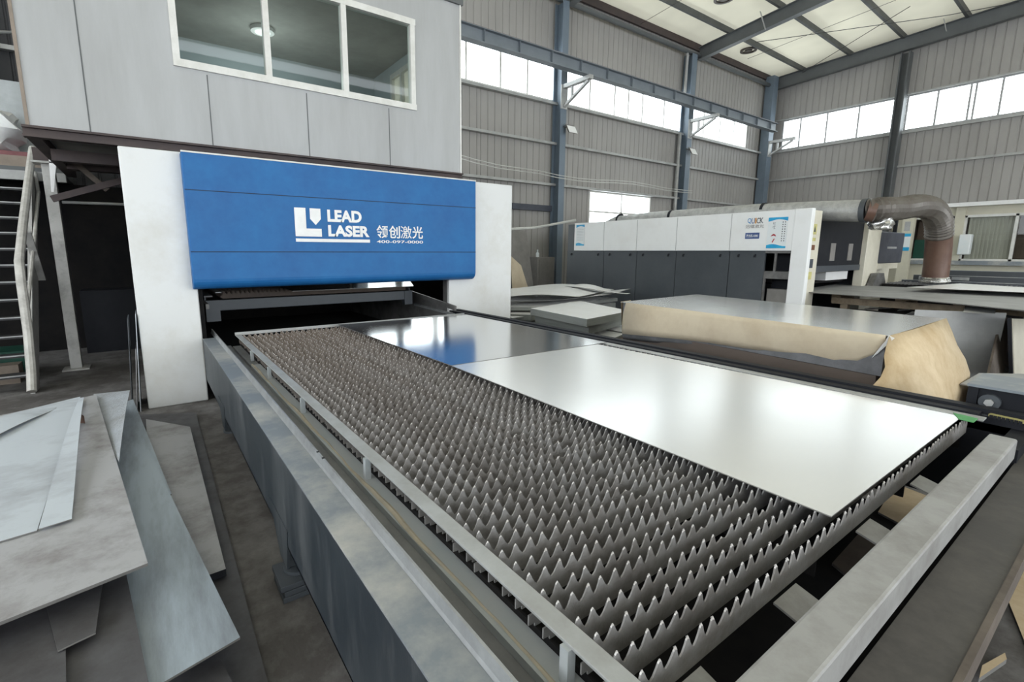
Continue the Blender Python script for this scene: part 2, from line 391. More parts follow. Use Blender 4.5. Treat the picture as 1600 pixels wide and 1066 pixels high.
WZ0, WZ1 = 5.66, 6.95
far = MB()
def join(dst, src):
    me = bpy.data.meshes.new('t'); src.bm.to_mesh(me); src.bm.free(); dst.bm.from_mesh(me); bpy.data.meshes.remove(me)
# far wall: below the strip windows (with the low window opening), above them, and the solid end bay
LWX0, LWX1, LWZ0, LWZ1 = 11.33, 14.36, 1.3, 3.40
MWX0, MWX1, MWZ0, MWZ1 = 4.05, 7.25, 1.45, 2.72
for seg in ((0.0, MWX0, 0, WZ0), (MWX1, LWX0, 0, WZ0), (MWX0, MWX1, 0, MWZ0), (MWX0, MWX1, MWZ1, WZ0), (LWX1, XW, 0, WZ0), (LWX0, LWX1, 0, LWZ0), (LWX0, LWX1, LWZ1, WZ0), (0.0, XW, WZ1, 8.75), (20.3, XW, WZ0, WZ1), (0.0, 5.2, WZ0, WZ1)):
    join(far, ribbed('y', YW, seg[0], seg[1], seg[2], seg[3], -1))
struct(far.build('wall_far', None, 'wall'), 'ribbed grey steel wall under the long strip window')
dk_ = ribbed('y', YW, XL, 0.0, 0, 8.75, -1, mat='wall_dark'); struct(dk_.build('wall_far', None, 'wall_dark'), 'dim ribbed wall left of the site office')  # same far wall in a much darker colour, its dimness painted in
rw = MB()
RWZ0, RWZ1 = 5.69, 6.86
for seg in ((YR, YW, 3.05, RWZ0), (YR, YW, RWZ1, 9.4), (9.95, YW, RWZ0, RWZ1), (5.9, YW, 0, 3.05), (YR, -8, RWZ0, RWZ1), (YR, -6, 0, 3.05)):
    join(rw, ribbed('x', XW, seg[0], seg[1], seg[2], seg[3], -1))
struct(rw.build('wall_right', None, 'wall'), 'ribbed grey steel gable wall with a high strip window')
lw = MB()
for seg in ((YR, YW, 0, 2.0), (YR, YW, 6.0, 9.4), (9.2, YW, 2.0, 6.0), (YR, -9.5, 2.0, 6.0)):
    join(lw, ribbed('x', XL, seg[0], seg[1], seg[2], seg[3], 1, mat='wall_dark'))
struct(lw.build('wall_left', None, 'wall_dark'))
bk = MB()
for seg in ((XL, -4.0, 0, 9.4), (18.0, XW, 0, 9.4), (-4.0, 18.0, 6.0, 9.4)):
    join(bk, ribbed('y', YR, seg[0], seg[1], seg[2], seg[3], 1))
struct(bk.build('wall_rear', None, 'wall'))

def roofz(x, y):
    s = 0.105 if x <= 16.3 else 0.105 + (x-16.3)/5.7*(0.05-0.105)
    t = min(YW-y, 11.0)
    return 8.62 + s*t if True else 0
rm = MB()
xs = [XL, 0, 4, 10.2, 16.3, 19, XW+0.2]; ys = [YW+0.3, 7, 4, 1, -0.5, -6, YR]
rm.grid([[(x, y, roofz(x, y)) for y in ys] for x in xs])
rmo = struct(rm.build('ceiling', None, 'roof', smooth=False), 'cream roof sheets between dark purlins')

# fascia under the eave on the far wall and eave tube
m = MB(); m.box((XL, YW-0.10, 8.42), (XW, YW-0.035, 8.66)); struct(m.build('trim_1', None, 'brown'))
m = MB(); m.tube([(XL, YW-0.22, 8.17), (XW-0.1, YW-0.22, 8.17)], 0.07, 10); struct(m.build('trim_2', None, 'steelpaint'))

# columns of the far wall (H section) and their rafters
def hcol(name, x, y0, y1, z1, w_=0.30, tf=0.025, mat='column'):
    mb = MB(); mb.box((x, y0, 0), (x+w_, y0+tf, z1)); mb.box((x, y1-tf, 0), (x+w_, y1, z1)); mb.box((x+w_/2-0.012, y0+tf, 0), (x+w_/2+0.012, y1-tf, z1))
    return struct(mb.build(name, None, mat))
for x, x1 in ((3.75, 4.0), (9.68, 9.90), (15.66, 15.93)):
    hcol('steel_column', x, 10.13, 10.45, roofz(x, 10.2)-0.55, x1-x)
mb = MB(); mb.box((21.25, 10.1, 0), (21.62, 10.42, 8.5)); struct(mb.build('steel_column', None, 'column'))
mb = MB(); mb.box((21.62, 5.99, 0), (21.96, 6.03, 8.2)); mb.box((21.62, 6.21, 0), (21.96, 6.25, 8.2)); mb.box((21.78, 6.03, 0), (21.81, 6.21, 8.2))
struct(mb.build('steel_column', None, 'steelpaint'))
mb = MB(); mb.box((21.62, -0.2, 0), (21.96, 0.1, 8.4)); struct(mb.build('steel_column', None, 'steelpaint'))

def rafter(x, ztop, slope, depth=0.40, y0=10.3, y1=-11.5, wd=0.2, mat='steelpaint'):
    mb = MB()
    y1s = -0.5
    for a, b in ((y0, y1s),):
        z0, z1 = ztop, ztop + slope*(a-b)
        for dz0, dz1, hw in ((-0.02, 0.0, wd/2), (-depth+0.02, -0.02, 0.012), (-depth, -depth+0.02, wd/2)):
            mb.prism([(x-hw, a, z0+dz0), (x+hw, a, z0+dz0), (x+hw, a, z0+dz1), (x-hw, a, z0+dz1)], (0, b-a, z1-z0))
    return struct(mb.build('roof_rafter', None, mat))
rafter(3.9, 8.50, 0.105); rafter(10.05, 8.50, 0.105); rafter(16.30, 8.45, 0.105); rafter(21.72, 8.50, 0.05, 0.45)

# purlins along X
for i, (y, dz) in enumerate(((9.3, -0.02), (7.75, -0.02), (6.25, -0.02), (4.7, -0.02), (3.2, -0.02), (1.7, -0.02))):
    mb = MB()
    for a, b in zip((XL, 10.2, 16.3), (10.2, 16.3, XW-0.05)):
        za, zb = roofz(a, y)-0.02, roofz(b, y)-0.02
        mb.prism([(a, y-0.04, za-0.16), (a, y+0.04, za-0.16), (a, y+0.04, za), (a, y-0.04, za)], (b-a, 0, zb-za))
    struct(mb.build('roof_purlin', None, 'purlin'))
# girts on the walls
for z in (WZ0-0.06, 4.55, 3.44):
    mb = MB(); mb.box((XL, YW-0.16, z-0.05), (XW-0.2, YW-0.04, z+0.015)); struct(mb.build('wall_girt', None, 'girt'))
for z in (RWZ0-0.05, 4.52, 3.12):
    mb = MB(); mb.box((XW-0.12, YR, z-0.05), (XW-0.04, YW-0.2, z+0.02)); struct(mb.build('wall_girt', None, 'girt'))
mb = MB(); mb.box((XW-0.09, YR, RWZ1), (XW-0.03, YW-0.2, RWZ1+0.05)); struct(mb.build('trim_3', None, 'girt'))

# strip windows: one per bay, panes split by mullions
WN = [0]
def window(axis, c, a0, a1, z0, z1, mull, fr=0.05, mat='winframe', pane='glass', rails=(), depth=0.06):
    WN[0] += 1
    n = 'window_%d' % WN[0]
    def bx(mb, u0, u1, za, zb):
        if axis == 'y': mb.box((u0, c-depth/2, za), (u1, c+depth/2, zb))
        else: mb.box((c-depth/2, u0, za), (c+depth/2, u1, zb))
    root = bpy.data.objects.new(n, None); C.objects.link(root); root['kind'] = 'structure'
    root.location = ((a0+a1)/2, c, z0) if axis == 'y' else (c, (a0+a1)/2, z0)
    f = MB()
    bx(f, a0, a1, z0, z0+fr); bx(f, a0, a1, z1-fr, z1); bx(f, a0, a0+fr, z0+fr, z1-fr); bx(f, a1-fr, a1, z0+fr, z1-fr)
    for mu in mull: bx(f, mu-fr/2, mu+fr/2, z0+fr, z1-fr)
    for rz in rails: bx(f, a0+fr, a1-fr, rz-fr/2, rz+fr/2)
    f.build('window_frame', root, mat)
    p = MB(); e = 0.004
    if axis == 'y': p.face([(a0+fr, c, z0+fr), (a1-fr, c, z0+fr), (a1-fr, c, z1-fr), (a0+fr, c, z1-fr)])
    else: p.face([(c, a0+fr, z0+fr), (c, a1-fr, z0+fr), (c, a1-fr, z1-fr), (c, a0+fr, z1-fr)])
    p.build('pane', root, pane)
    return root
window('y', YW+0.03, 5.2, 9.78, WZ0, WZ1, [6.85, 7.9, 8.8])
window('y', YW+0.03, 9.98, 15.9, WZ0, WZ1, [11.2, 12.3, 12.95, 13.65, 14.8])
window('y', YW+0.03, 16.15, 20.3, WZ0, WZ1, [17.2, 18.3, 19.3])
window('y', YW+0.03, LWX0, LWX1, LWZ0, LWZ1, [12.85], rails=(2.78,))
window('y', YW+0.03, MWX0, MWX1, MWZ0, MWZ1, [5.85, 5.95], fr=0.08, rails=(2.0,))  # unseen window, set here for the bright bars mirrored in the far sheet
my = [9.28, 8.36, 7.35]
window('x', XW+0.03, 6.2, 9.95, RWZ0, RWZ1, my, mat='winframe_grey')
window('x', XW+0.03, -0.2, 6.0, RWZ0, RWZ1, [5.2, 4.42, 4.30, 3.72, 2.6, 1.5], mat='winframe_grey')
window('x', XW+0.03, -8.0, -0.2, RWZ0, RWZ1, [-2, -4, -6], mat='winframe_grey')

# crane beam on brackets along the far wall
cb = thing('crane_beam', 'blue-grey crane runway beam with a thin red rail running below the far roof edge', 'beam', (13, 9.3, 6.05))
mb = MB(); X0, X1 = -1.0, 20.0
mb.box((X0, 9.2, 6.02), (X1, 9.4, 6.04)); mb.box((X0, 9.29, 6.04), (X1, 9.31, 6.30)); mb.box((X0, 9.2, 6.30), (X1, 9.4, 6.32))
x = 0.5
while x < X1:
    mb.box((x-0.006, 9.215, 6.04), (x+0.006, 9.385, 6.30)); x += 1.0
mb.build('girder', cb, 'crane')
mb = MB(); mb.box((X0, 9.27, 6.32), (X1, 9.33, 6.36)); mb.build('rail', cb, 'rail_red')
for x, lab in ((9.79, 'nearest the grey site office'), (15.79, 'right of the low window'), (21.4, 'in the hall corner')):
    b = thing('beam_bracket', 'triangular steel bracket under the crane beam, ' + lab, 'bracket', (x, 9.8, 5.6), 'crane beam brackets')
    y9 = 10.13 if x < 20 else 10.1
    mb = MB(); mb.bar((x, y9, 5.965), (x, 9.15, 5.965), 0.14, 0.10); mb.build('arm', b, 'girt')
    mb = MB(); mb.bar((x, y9, 5.45), (x, 9.25, 5.9), 0.08, 0.06); mb.build('strut', b, 'girt')
    mb = MB(); mb.bar((x, y9-0.30, 5.915), (x, y9-0.30, 5.62), 0.06, 0.06, upv=(0, 1, 0)); mb.build('stiffener', b, 'girt')
    mb = MB(); mb.box((x-0.12, y9-0.02, 5.4), (x+0.12, y9-0.001, 6.01)); mb.build('back_plate', b, 'girt')

# floodlights on the columns
for i, (x, z, lab) in enumerate(((9.94, 4.86, 'hung on the column nearest the site office'), (15.78, 4.95, 'hung on the second column from the site office'))):
    t = thing('floodlight', 'small tilted grey floodlight ' + lab, 'lamp', (x, 10.0, z), 'column floodlights')
    mb = MB(); mb.prism([(x-0.17, 9.88, z-0.12), (x+0.17, 9.88, z-0.12), (x+0.17, 10.0, z+0.10), (x-0.17, 10.0, z+0.10)], (0, 0.05, 0.05)); mb.build('housing', t, 'lampbody', bevel=0.01)
    mb = MB(); mb.prism([(x-0.155, 9.875, z-0.105), (x+0.155, 9.875, z-0.105), (x+0.155, 9.985, z+0.09), (x-0.155, 9.985, z+0.09)], (0, -0.006, 0.004)); mb.build('diffuser', t, 'letter')
    mb = MB(); mb.bar((x-0.12, 10.03, z+0.05), (x-0.12, 10.14, z+0.10), 0.05, 0.02); mb.build('arm', t, 'lampbody')

# drain pipe beside the middle column
mb = MB(); mb.tube([(15.60, 10.3, 6.9), (15.60, 10.3, 8.05), (15.5, 10.27, 8.17)], 0.05, 10)
tag(mb.build('drain_pipe', None, 'girt'), 'pale drain pipe from the eave tube beside the second column', 'pipe')
mb = MB(); mb.tube([(15.56, 10.36, 0.0), (15.56, 10.36, 5.6)], 0.06, 10)
tag(mb.build('down_pipe', None, 'girt'), 'grey vertical pipe down the left side of the second column', 'pipe')

# round ceiling lamps
for i, (x, y, lab) in enumerate(((14.38, 8.45, 'between the two roof beams'), (18.25, 9.65, 'in the end bay near the gable wall'))):
    z = roofz(x, y)-0.12
    t = thing('ceiling_lamp', 'round dark ring lamp under the cream roof ' + lab, 'lamp', (x, y, z), 'round roof lamps')
    mb = MB(); R0, R1 = 0.20, 0.27; seg = 24
    for k in range(seg):
        a0, a1 = 2*PI*k/seg, 2*PI*(k+1)/seg
        c0, s0, c1, s1 = math.cos(a0), math.sin(a0), math.cos(a1), math.sin(a1)
        q = lambda r, c, s, dz: (x+r*c, y+r*s, z+dz)
        mb.face([q(R0, c0, s0, 0), q(R0, c1, s1, 0), q(R1, c1, s1, 0), q(R1, c0, s0, 0)])
        mb.face([q(R0, c0, s0, 0.05), q(R0, c1, s1, 0.05), q(R1, c1, s1, 0.05), q(R1, c0, s0, 0.05)])
        mb.face([q(R1, c0, s0, 0), q(R1, c1, s1, 0), q(R1, c1, s1, 0.05), q(R1, c0, s0, 0.05)])
        mb.face([q(R0, c0, s0, 0), q(R0, c1, s1, 0), q(R0, c1, s1, 0.05), q(R0, c0, s0, 0.05)])
    mb.build('ring', t, 'lampbody')
    mb = MB(); mb.cyl((x, y, z+0.0), (0, 0, 1), 0.12, 0.10, 20); mb.build('lamp_body', t, 'lampbody')
    mb = MB(); mb.bar((x-0.2, y, z+0.03), (x+0.2, y, z+0.03), 0.03, 0.02); mb.bar((x, y-0.2, z+0.03), (x, y+0.2, z+0.03), 0.03, 0.02); mb.build('spoke', t, 'lampbody')

# brace rods under the roof
def wire(name, pts, r, label, cat='wire', mat='wire'):
    mb = MB(); mb.tube(pts, r, 6); return tag(mb.build(name, None, mat), label, cat)
wire('brace_rod', [(21.976, 9.707, 8.420), (19.335, 5.515, 8.750)], 0.010, 'thin roof brace rod crossing steeply in the end bay', 'rod')
wire('brace_rod', [(17.194, 8.894, 8.380), (20.972, 5.030, 8.750), (21.600, 3.620, 8.755)], 0.010, 'thin roof brace rod crossing the end bay at a shallow angle', 'rod')
wire('lamp_cable', [(18.449, 9.765, 8.400), (18.401, 5.596, 8.700)], 0.006, 'thin cable running from the end-bay roof lamp', 'cable')
wire('lamp_cable', [(13.106, 10.344, 8.420), (13.087, 8.943, 8.550)], 0.006, 'thin cable under the roof sheets left of the first roof lamp', 'cable')
for i, (a, b, lab) in enumerate((((16.180, 8.298, 8.820), (16.180, 8.093, 8.246), 'on the middle roof beam'), ((21.600, 5.270, 8.961), (21.600, 5.137, 8.486), 'on the gable roof beam'))):
    mb = MB(); mb.bar(a, b, 0.05, 0.02); tag(mb.build('knee_brace', None, 'girt'), 'short pale knee brace stub ' + lab, 'brace')
# cables strung along the far wall at the low girt
for i, dz in enumerate((0.0, 0.07)):
    pts = [(3.7+0.8*k, 9.82 if k > 7 else 8.4+0.2*k, 3.52+dz+0.03*math.sin(k*1.3)-0.05*math.sin(k*0.4)) for k in range(16)]
    wire('wall_cable', pts, 0.010, ('lower' if i == 0 else 'upper') + ' of two pale cables slung along the far wall above the low window', 'cable', 'cable')
wire('power_cable', [(5.736, 7.800, 2.000), (6.666, 8.400, 2.035), (7.488, 8.600, 2.094), (8.059, 8.500, 2.196), (8.430, 8.200, 2.283)], 0.03, 'pale thick cable sagging from white tower panel to the second laser machine', 'cable', 'cable')
mb = MB(); mb.box((4.0, 10.38, 2.68), (9.68, 10.45, 2.84)); tag(mb.build('cable_tray', None, 'navy'), 'dark horizontal cable tray left of the first column', 'tray')

# ------------------------------------------------------------------ things by the far wall
mb = MB(); mb.prism([(7.55, 9.55, 0), (8.45, 9.55, 0), (8.30, 9.85, 2.09), (7.55, 9.85, 2.09)], (0, 0.02, 0))
tag(mb.build('leaning_sheet', None, 'boxgrey'), 'scratched grey sheet leaning on the far wall right of the white tower panel', 'metal sheet')
mb = MB(); mb.prism([(7.5, 9.3, 0), (8.2, 9.3, 0), (7.85, 9.5, 1.2), (7.5, 9.5, 1.45)], (0, 0.02, 0))
tag(mb.build('plywood_offcut', None, 'paper'), 'tan plywood offcut leaning in front of scratched grey sheet', 'board')
t = thing('metal_box', 'brown-grey metal box standing left of the first column', 'box', (8.9, 9.9, 0))
mb = MB(); mb.box((8.62, 9.75, 0.0), (9.25, 10.1, 1.40)); mb.build('body', t, 'boxgrey', bevel=0.01)
mb = MB(); mb.box((8.68, 9.735, 0.75), (9.2, 9.748, 1.34)); mb.build('lid_panel', t, 'boxgrey')
mb = MB(); mb.tube([(8.75, 9.9, 1.401), (8.75, 9.9, 1.50), (8.75, 9.9, 1.53), (8.75, 9.9, 1.60)], 0.04, 10, rad=[0.045, 0.045, 0.02, 0.02])
tag(mb.build('bottle', None, 'poster'), 'small pale bottle standing on the brown-grey metal box', 'bottle')

# ------------------------------------------------------------------ site office above the machine
CY = 5.8
cbn = thing('site_office', 'grey panel-clad site office raised above the blue laser machine', 'office', (1.5, CY, 2.6))
wx0, wx1, wz0, wz1 = 0.42, 3.0, 3.34, 4.36
mb = MB(); T = 0.06
for (a, b, za, zb) in ((-0.71, wx0, 2.61, 4.72), (wx1, 3.68, 2.61, 4.72), (wx0, wx1, 2.61, wz0), (wx0, wx1, wz1, 4.72)):
    mb.box((a, CY, za), (b, CY+T, zb))
mb.build('front_wall', cbn, 'cabin')
mb = MB(); mb.box((-0.71, CY+T, 2.61), (-0.65, 8.6, 4.72)); mb.build('side_wall', cbn, 'cabin_in')
mb = MB()
for (a, b, za, zb) in ((CY+T, 7.05, 2.61, 4.72), (7.85, 8.6, 2.61, 4.72), (7.05, 7.85, 2.61, 3.3), (7.05, 7.85, 4.42, 4.72)):
    mb.box((3.62, a, za), (3.68, b, zb))
mb.build('side_wall', cbn, 'cabin_in')
mb = MB(); mb.box((-0.65, 8.54, 2.61), (3.62, 8.6, 4.72)); mb.build('back_wall', cbn, 'cabin_in')
mb = MB(); mb.box((-0.65, CY+T, 2.61), (3.62, 8.54, 2.66)); mb.build('office_floor', cbn, 'cabin_ceil')
mb = MB(); mb.box((-0.65, CY+T, 4.56), (3.62, 8.54, 4.60)); mb.build('office_ceiling', cbn, 'cabin_ceil')
mb = MB(); mb.box((-0.78, CY-0.03, 4.72), (3.72, 8.7, 4.80)); mb.build('roof_slab', cbn, 'steelpaint')
mb = MB(); mb.box((3.675, CY-0.015, 2.6), (3.695, CY+0.02, 4.72)); mb.build('corner_trim', cbn, 'winframe')
mb = MB(); mb.box((-0.735, CY-0.012, 2.6), (-0.71, CY+0.02, 4.72)); mb.build('corner_trim', cbn, 'cardboard')
for x, za, zb in ((-0.30, 2.61, 4.72), (0.68, 2.61, wz0-0.05), (1.65, 2.61, wz0-0.05), (2.64, 2.61, wz0-0.05)):
    mb = MB(); mb.box((x-0.005, CY-0.003, za), (x+0.005, CY+0.01, zb)); mb.build('panel_joint', cbn, 'steelpaint')
fr = MB(); F = 0.05
fr.box((wx0-0.02, CY-0.02, wz0-0.02), (wx1+0.02, CY+0.07, wz0+F)); fr.box((wx0-0.02, CY-0.02, wz1-F), (wx1+0.02, CY+0.07, wz1+0.02))
for a in (wx0+0.015, 1.275, 2.115, wx1-0.015): fr.box((a-F/2-0.01, CY-0.018, wz0+F), (a+F/2, CY+0.068, wz1-F))
fo = fr.build('window_frame', cbn, 'winframe')
for a, b in ((wx0+0.04, 1.24), (1.3, 2.08), (2.14, wx1-0.04)):
    mb = MB(); mb.face([(a, CY+0.03, wz0+F), (b, CY+0.03, wz0+F), (b, CY+0.03, wz1-F), (a, CY+0.03, wz1-F)]); mb.build('pane', fo, 'glass_green')
fr = MB()
fr.box((3.61, 7.05, 3.3), (3.69, 7.85, 3.37)); fr.box((3.61, 7.05, 4.35), (3.69, 7.85, 4.42))
for y in (7.08, 7.45, 7.82): fr.box((3.61, y-0.03, 3.37), (3.69, y+0.03, 4.35))
fs_ = fr.build('side_window_frame', cbn, 'winframe')
mb = MB(); mb.face([(3.66, 7.11, 3.37), (3.66, 7.79, 3.37), (3.66, 7.79, 4.35), (3.66, 7.11, 4.35)]); mb.build('bright_view_sheet', fs_, roofmat('bright_view_white', (0.85, 0.86, 0.84), 0.6))  # translucent white sheet added so the side window looks bright
t = thing('office_lamp', 'round white ceiling lamp seen through the site office window', 'lamp', (1.61, 7.57, 4.5))
mb = MB(); mb.cyl((1.61, 7.57, 4.505), (0, 0, 1), 0.15, 0.05, 24); mb.build('lamp_body', t, 'letter')
mb = MB(); mb.cyl((1.61, 7.57, 4.498), (0, 0, 1), 0.10, 0.006, 24); mb.build('diffuser', t, emat('office_lamp_glow', (0.95, 1.0, 0.97), 0.6))
ld = bpy.data.lights.new('office_fill_light', 'POINT'); ld.energy = 16; ld.shadow_soft_size = 0.3; ld.color = (0.93, 1.0, 0.98)
lo_ = bpy.data.objects.new('office_fill_light', ld); C.objects.link(lo_); lo_.location = (1.61, 7.57, 3.9)  # fill light added below the ceiling lamp to brighten the office evenly

# steel deck that carries the office
dk = thing('support_deck', 'rusty brown steel deck beams carrying the grey site office', 'deck', (1.5, 6, 2.5))
mb = MB()
mb.box((-0.76, CY-0.05, 2.515), (3.70, CY+0.05, 2.535)); mb.box((-0.76, CY-0.05, 2.59), (3.70, CY+0.05, 2.61)); mb.box((-0.76, CY-0.012, 2.535), (3.70, CY+0.012, 2.59))
mb.build('front_beam', dk, 'brown')
mb = MB(); mb.box((-0.76, 5.86, 2.53), (-0.66, 8.7, 2.61)); mb.build('side_beam', dk, 'brown')
mb = MB(); mb.box((-0.66, 7.6, 2.50), (3.6, 7.75, 2.60)); mb.build('cross_beam', dk, 'brown')
mb = MB(); mb.box((-1.0, 8.05, 2.62), (3.6, 8.2, 2.78)); mb.build('cross_beam', dk, 'brown')
mb = MB(); mb.box((-0.66, 6.4, 2.42), (0.45, 6.5, 2.53)); mb.build('cross_beam', dk, 'brown')
mb = MB(); mb.box((-0.94, 8.08, 0.02), (-0.82, 8.20, 2.62)); mb.box((-1.02, 8.0, 0), (-0.74, 8.28, 0.02)); mb.box((-1.02, 8.0, 2.60), (-0.74, 8.28, 2.625)); mb.build('post', dk, 'post', bevel=0.004)
mb = MB(); mb.bar((-0.80, 7.3, 2.12), (0.5, 7.3, 2.62), 0.05, 0.07); mb.build('diagonal_brace', dk, 'brown')
mb = MB(); mb.bar((-0.62, 7.6, 2.62), (-0.30, 7.6, 2.28), 0.05, 0.06); mb.build('diagonal_brace', dk, 'rust')
mb = MB(); mb.prism([(-0.851, 8.000, 2.660), (-0.786, 8.000, 2.607), (-0.848, 8.000, 2.262), (-0.872, 8.000, 2.260)], (0, 0.01, 0)); tag(mb.build('plastic_scrap', None, 'bag'), 'narrow strip of white plastic hanging behind the office post', 'plastic strip')

# deck for storage to the left, with sacks
dl = thing('storage_deck', 'dark steel storage deck at the head of the stairs left of the office', 'deck', (-2.6, 9.5, 2.5))
mb = MB(); mb.box((-4.5, 9.0, 2.56), (-0.80, 11.2-0.9, 2.66)); mb.build('deck_plate', dl, 'steelpaint')
mb = MB(); mb.box((-4.5, 8.93, 2.48), (-0.80, 9.0, 2.60)); mb.build('edge_beam', dl, 'girt')
mb = MB(); mb.box((-4.5, 9.02, 2.66), (-0.9, 9.06, 2.80)); mb.build('kick_plate', dl, 'cardboard')
for x in (-4.4, -2.6): 
    mb = MB(); mb.box((x, 9.6, 0), (x+0.1, 9.7, 2.56)); mb.build('post', dl, 'near_black')
def blob(name, c, r, mat, label, cat, seed, group=None):
    rnd = random.Random(seed); bm = bmesh.new(); bmesh.ops.create_icosphere(bm, subdivisions=3, radius=1)
    ph = [rnd.uniform(0, 6) for _ in range(9)]
    for v in bm.verts:
        p = v.co.copy()
        k = 1 + 0.10*math.sin(p.x*5+ph[0])*math.sin(p.y*6+ph[1]) + 0.07*math.sin(p.z*9+ph[2]) + 0.05*math.sin(p.x*13+ph[3]+p.z*7)
        q = Vector((math.copysign(abs(p.x)**0.7, p.x), math.copysign(abs(p.y)**0.7, p.y), math.copysign(abs(p.z)**0.8, p.z)))*k
        v.co = Vector((c[0]+q.x*r[0], c[1]+q.y*r[1], max(c[2]-r[2]*0.9, c[2]+q.z*r[2])))
    mb = MB(); mb.bm.free(); mb.bm = bm
    for f in bm.faces: f.smooth = True
    return tag(mb.build(name, None, mat), label, cat, group)
blob('plastic_sack', (-1.85, 9.45, 3.17), (0.62, 0.32, 0.33), 'bag', 'crumpled white plastic sack on the storage deck left of the office', 'sack', 3)
mb = MB(); mb.box((-2.6, 9.2, 2.80), (-0.92, 9.7, 2.88)); tag(mb.build('red_cloth', None, 'redcloth'), 'dull red cloth bundle under the white plastic sack', 'cloth')
mb = MB(); mb.box((-2.7, 9.9, 2.67), (-0.95, 10.2, 3.95)); tag(mb.build('spare_board', None, 'bluecab'), 'pale grey board standing behind the white sack', 'board')
mb = MB(); mb.tube([(-1.62, 10.3, 3.2), (-1.62, 10.3, 8.2)], 0.1, 10); struct(mb.build('steel_column', None, 'wall_dark'))
mb = MB(); mb.tube([(-3.2, 8.9, 3.9), (-1.05, 9.0, 4.35)], 0.02, 8); tag(mb.build('steel_pipe', None, 'girt'), 'thin slanting pipe beside the office upper left corner', 'pipe')

# staircase
st = thing('staircase', 'steel staircase with dark treads and bent white handrail left of machine', 'staircase', (-1.2, 7.1, 0))
SX0, SX1 = -2.5, -1.12
nst = 12; y0, z0 = 7.05, 0.20; dy, dz = (9.0-7.05)/nst, (2.56-0.2)/nst
for k in range(nst):
    mb = MB(); mb.box((SX0, y0+dy*k, z0+dz*k-0.03), (SX1-0.05, y0+dy*k+dy*1.08, z0+dz*k))
    tr_ = mb.build('tread', st, 'tread')
    mb = MB(); mb.box((SX0, y0+dy*k-0.012, z0+dz*k-0.010), (SX1-0.05, y0+dy*k, z0+dz*k+0.003)); mb.build('nosing', tr_, 'nosing')
mb = MB(); mb.prism([(SX1-0.05, 6.95, 0), (SX1-0.05, 7.2, 0), (SX1-0.05, 9.05, 2.35), (SX1-0.05, 9.0, 2.6), (SX1-0.05, 8.85, 2.6), (SX1-0.05, 6.95, 0.22)], (0.04, 0, 0)); mb.build('stringer', st, 'post')
mb = MB(); mb.prism([(SX0-0.04, 6.95, 0), (SX0-0.04, 7.2, 0), (SX0-0.04, 9.05, 2.35), (SX0-0.04, 9.0, 2.6), (SX0-0.04, 8.85, 2.6), (SX0-0.04, 6.95, 0.22)], (0.04, 0, 0)); mb.build('stringer', st, 'post')
SX = -1.10
mb = MB(); mb.tube([(-1.100, 6.615, 0.100), (-1.100, 6.738, 0.293), (-1.100, 6.878, 0.685), (-1.100, 6.932, 1.226), (-1.100, 6.997, 1.439), (-1.100, 7.509, 1.846), (-1.100, 8.228, 2.381), (-1.100, 8.944, 2.898)], 0.042, 10); mb.build('handrail', st, 'stairwhite')
mb = MB(); mb.tube([(-1.100, 7.048, 0.943), (-1.100, 7.889, 1.562), (-1.100, 8.888, 2.330), (-1.100, 8.824, 2.586)], 0.02, 8); mb.build('mid_rail', st, 'stairwhite')
mb = MB(); mb.bar((-1.100, 7.664, 1.766), (-1.100, 8.184, 1.186), 0.03, 0.07, upv=(1, 0, 0)); mb.build('rail_brace', st, 'post')
# bits under the stairs
mb = MB(); mb.box((-2.4, 7.9, 0.0), (-1.3, 8.4, 0.34)); tag(mb.build('crate', None, 'green_dark'), 'dark green crate pushed under the bottom stair treads', 'crate')
mb = MB(); mb.box((-2.3, 7.62, 0.0), (-1.35, 7.85, 0.22)); tag(mb.build('carton', None, 'cardboard'), 'dull cardboard carton under the stairs in front of the green crate', 'carton')

# back partition under the deck, recess shade put into its near-black colour
mb = MB(); mb.box((-4.6, 9.86, 0), (3.4, 9.92, 2.55)); o = mb.build('partition', None, 'near_black'); tag(o, 'shade-dark partition at the back of the recess under the site office', 'partition')
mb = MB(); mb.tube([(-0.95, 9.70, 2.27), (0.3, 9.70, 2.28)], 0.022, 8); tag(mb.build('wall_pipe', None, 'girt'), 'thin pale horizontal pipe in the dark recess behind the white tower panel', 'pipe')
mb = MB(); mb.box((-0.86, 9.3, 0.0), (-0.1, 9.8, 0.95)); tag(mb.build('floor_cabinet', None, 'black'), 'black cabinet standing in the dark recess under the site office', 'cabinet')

# ------------------------------------------------------------------ the blue laser cutting machine
lm = thing('laser_cutting_machine', 'large laser cutting machine with blue hood and two white towers under site office', 'machine', (2.1, 5.5, 0))
mb = MB(); mb.box((-0.114, 5.60, 0.0), (0.407, 5.66, 2.488)); mb.build('side_panel', lm, 'white', bevel=0.012)
mb = MB(); mb.box((3.36, 5.60, 0.0), (4.44, 5.66, 2.488)); mb.build('side_panel', lm, 'white', bevel=0.012)
mb = MB(); mb.box((4.40, 5.66, 0.0), (4.44, 9.6, 1.12)); mb.box((4.40, 9.3, 1.12), (4.44, 9.6, 2.44)); mb.build('side_cover', lm, 'near_black')
mb = MB(); mb.tube([(4.50, 5.75, 0.9), (4.50, 5.75, 2.50)], 0.035, 10); mb.build('corner_tube', lm, 'winframe')
mb = MB(); mb.box((-0.09, 5.66, 0.0), (-0.05, 9.6, 2.45)); mb.build('side_cover', lm, 'near_black')
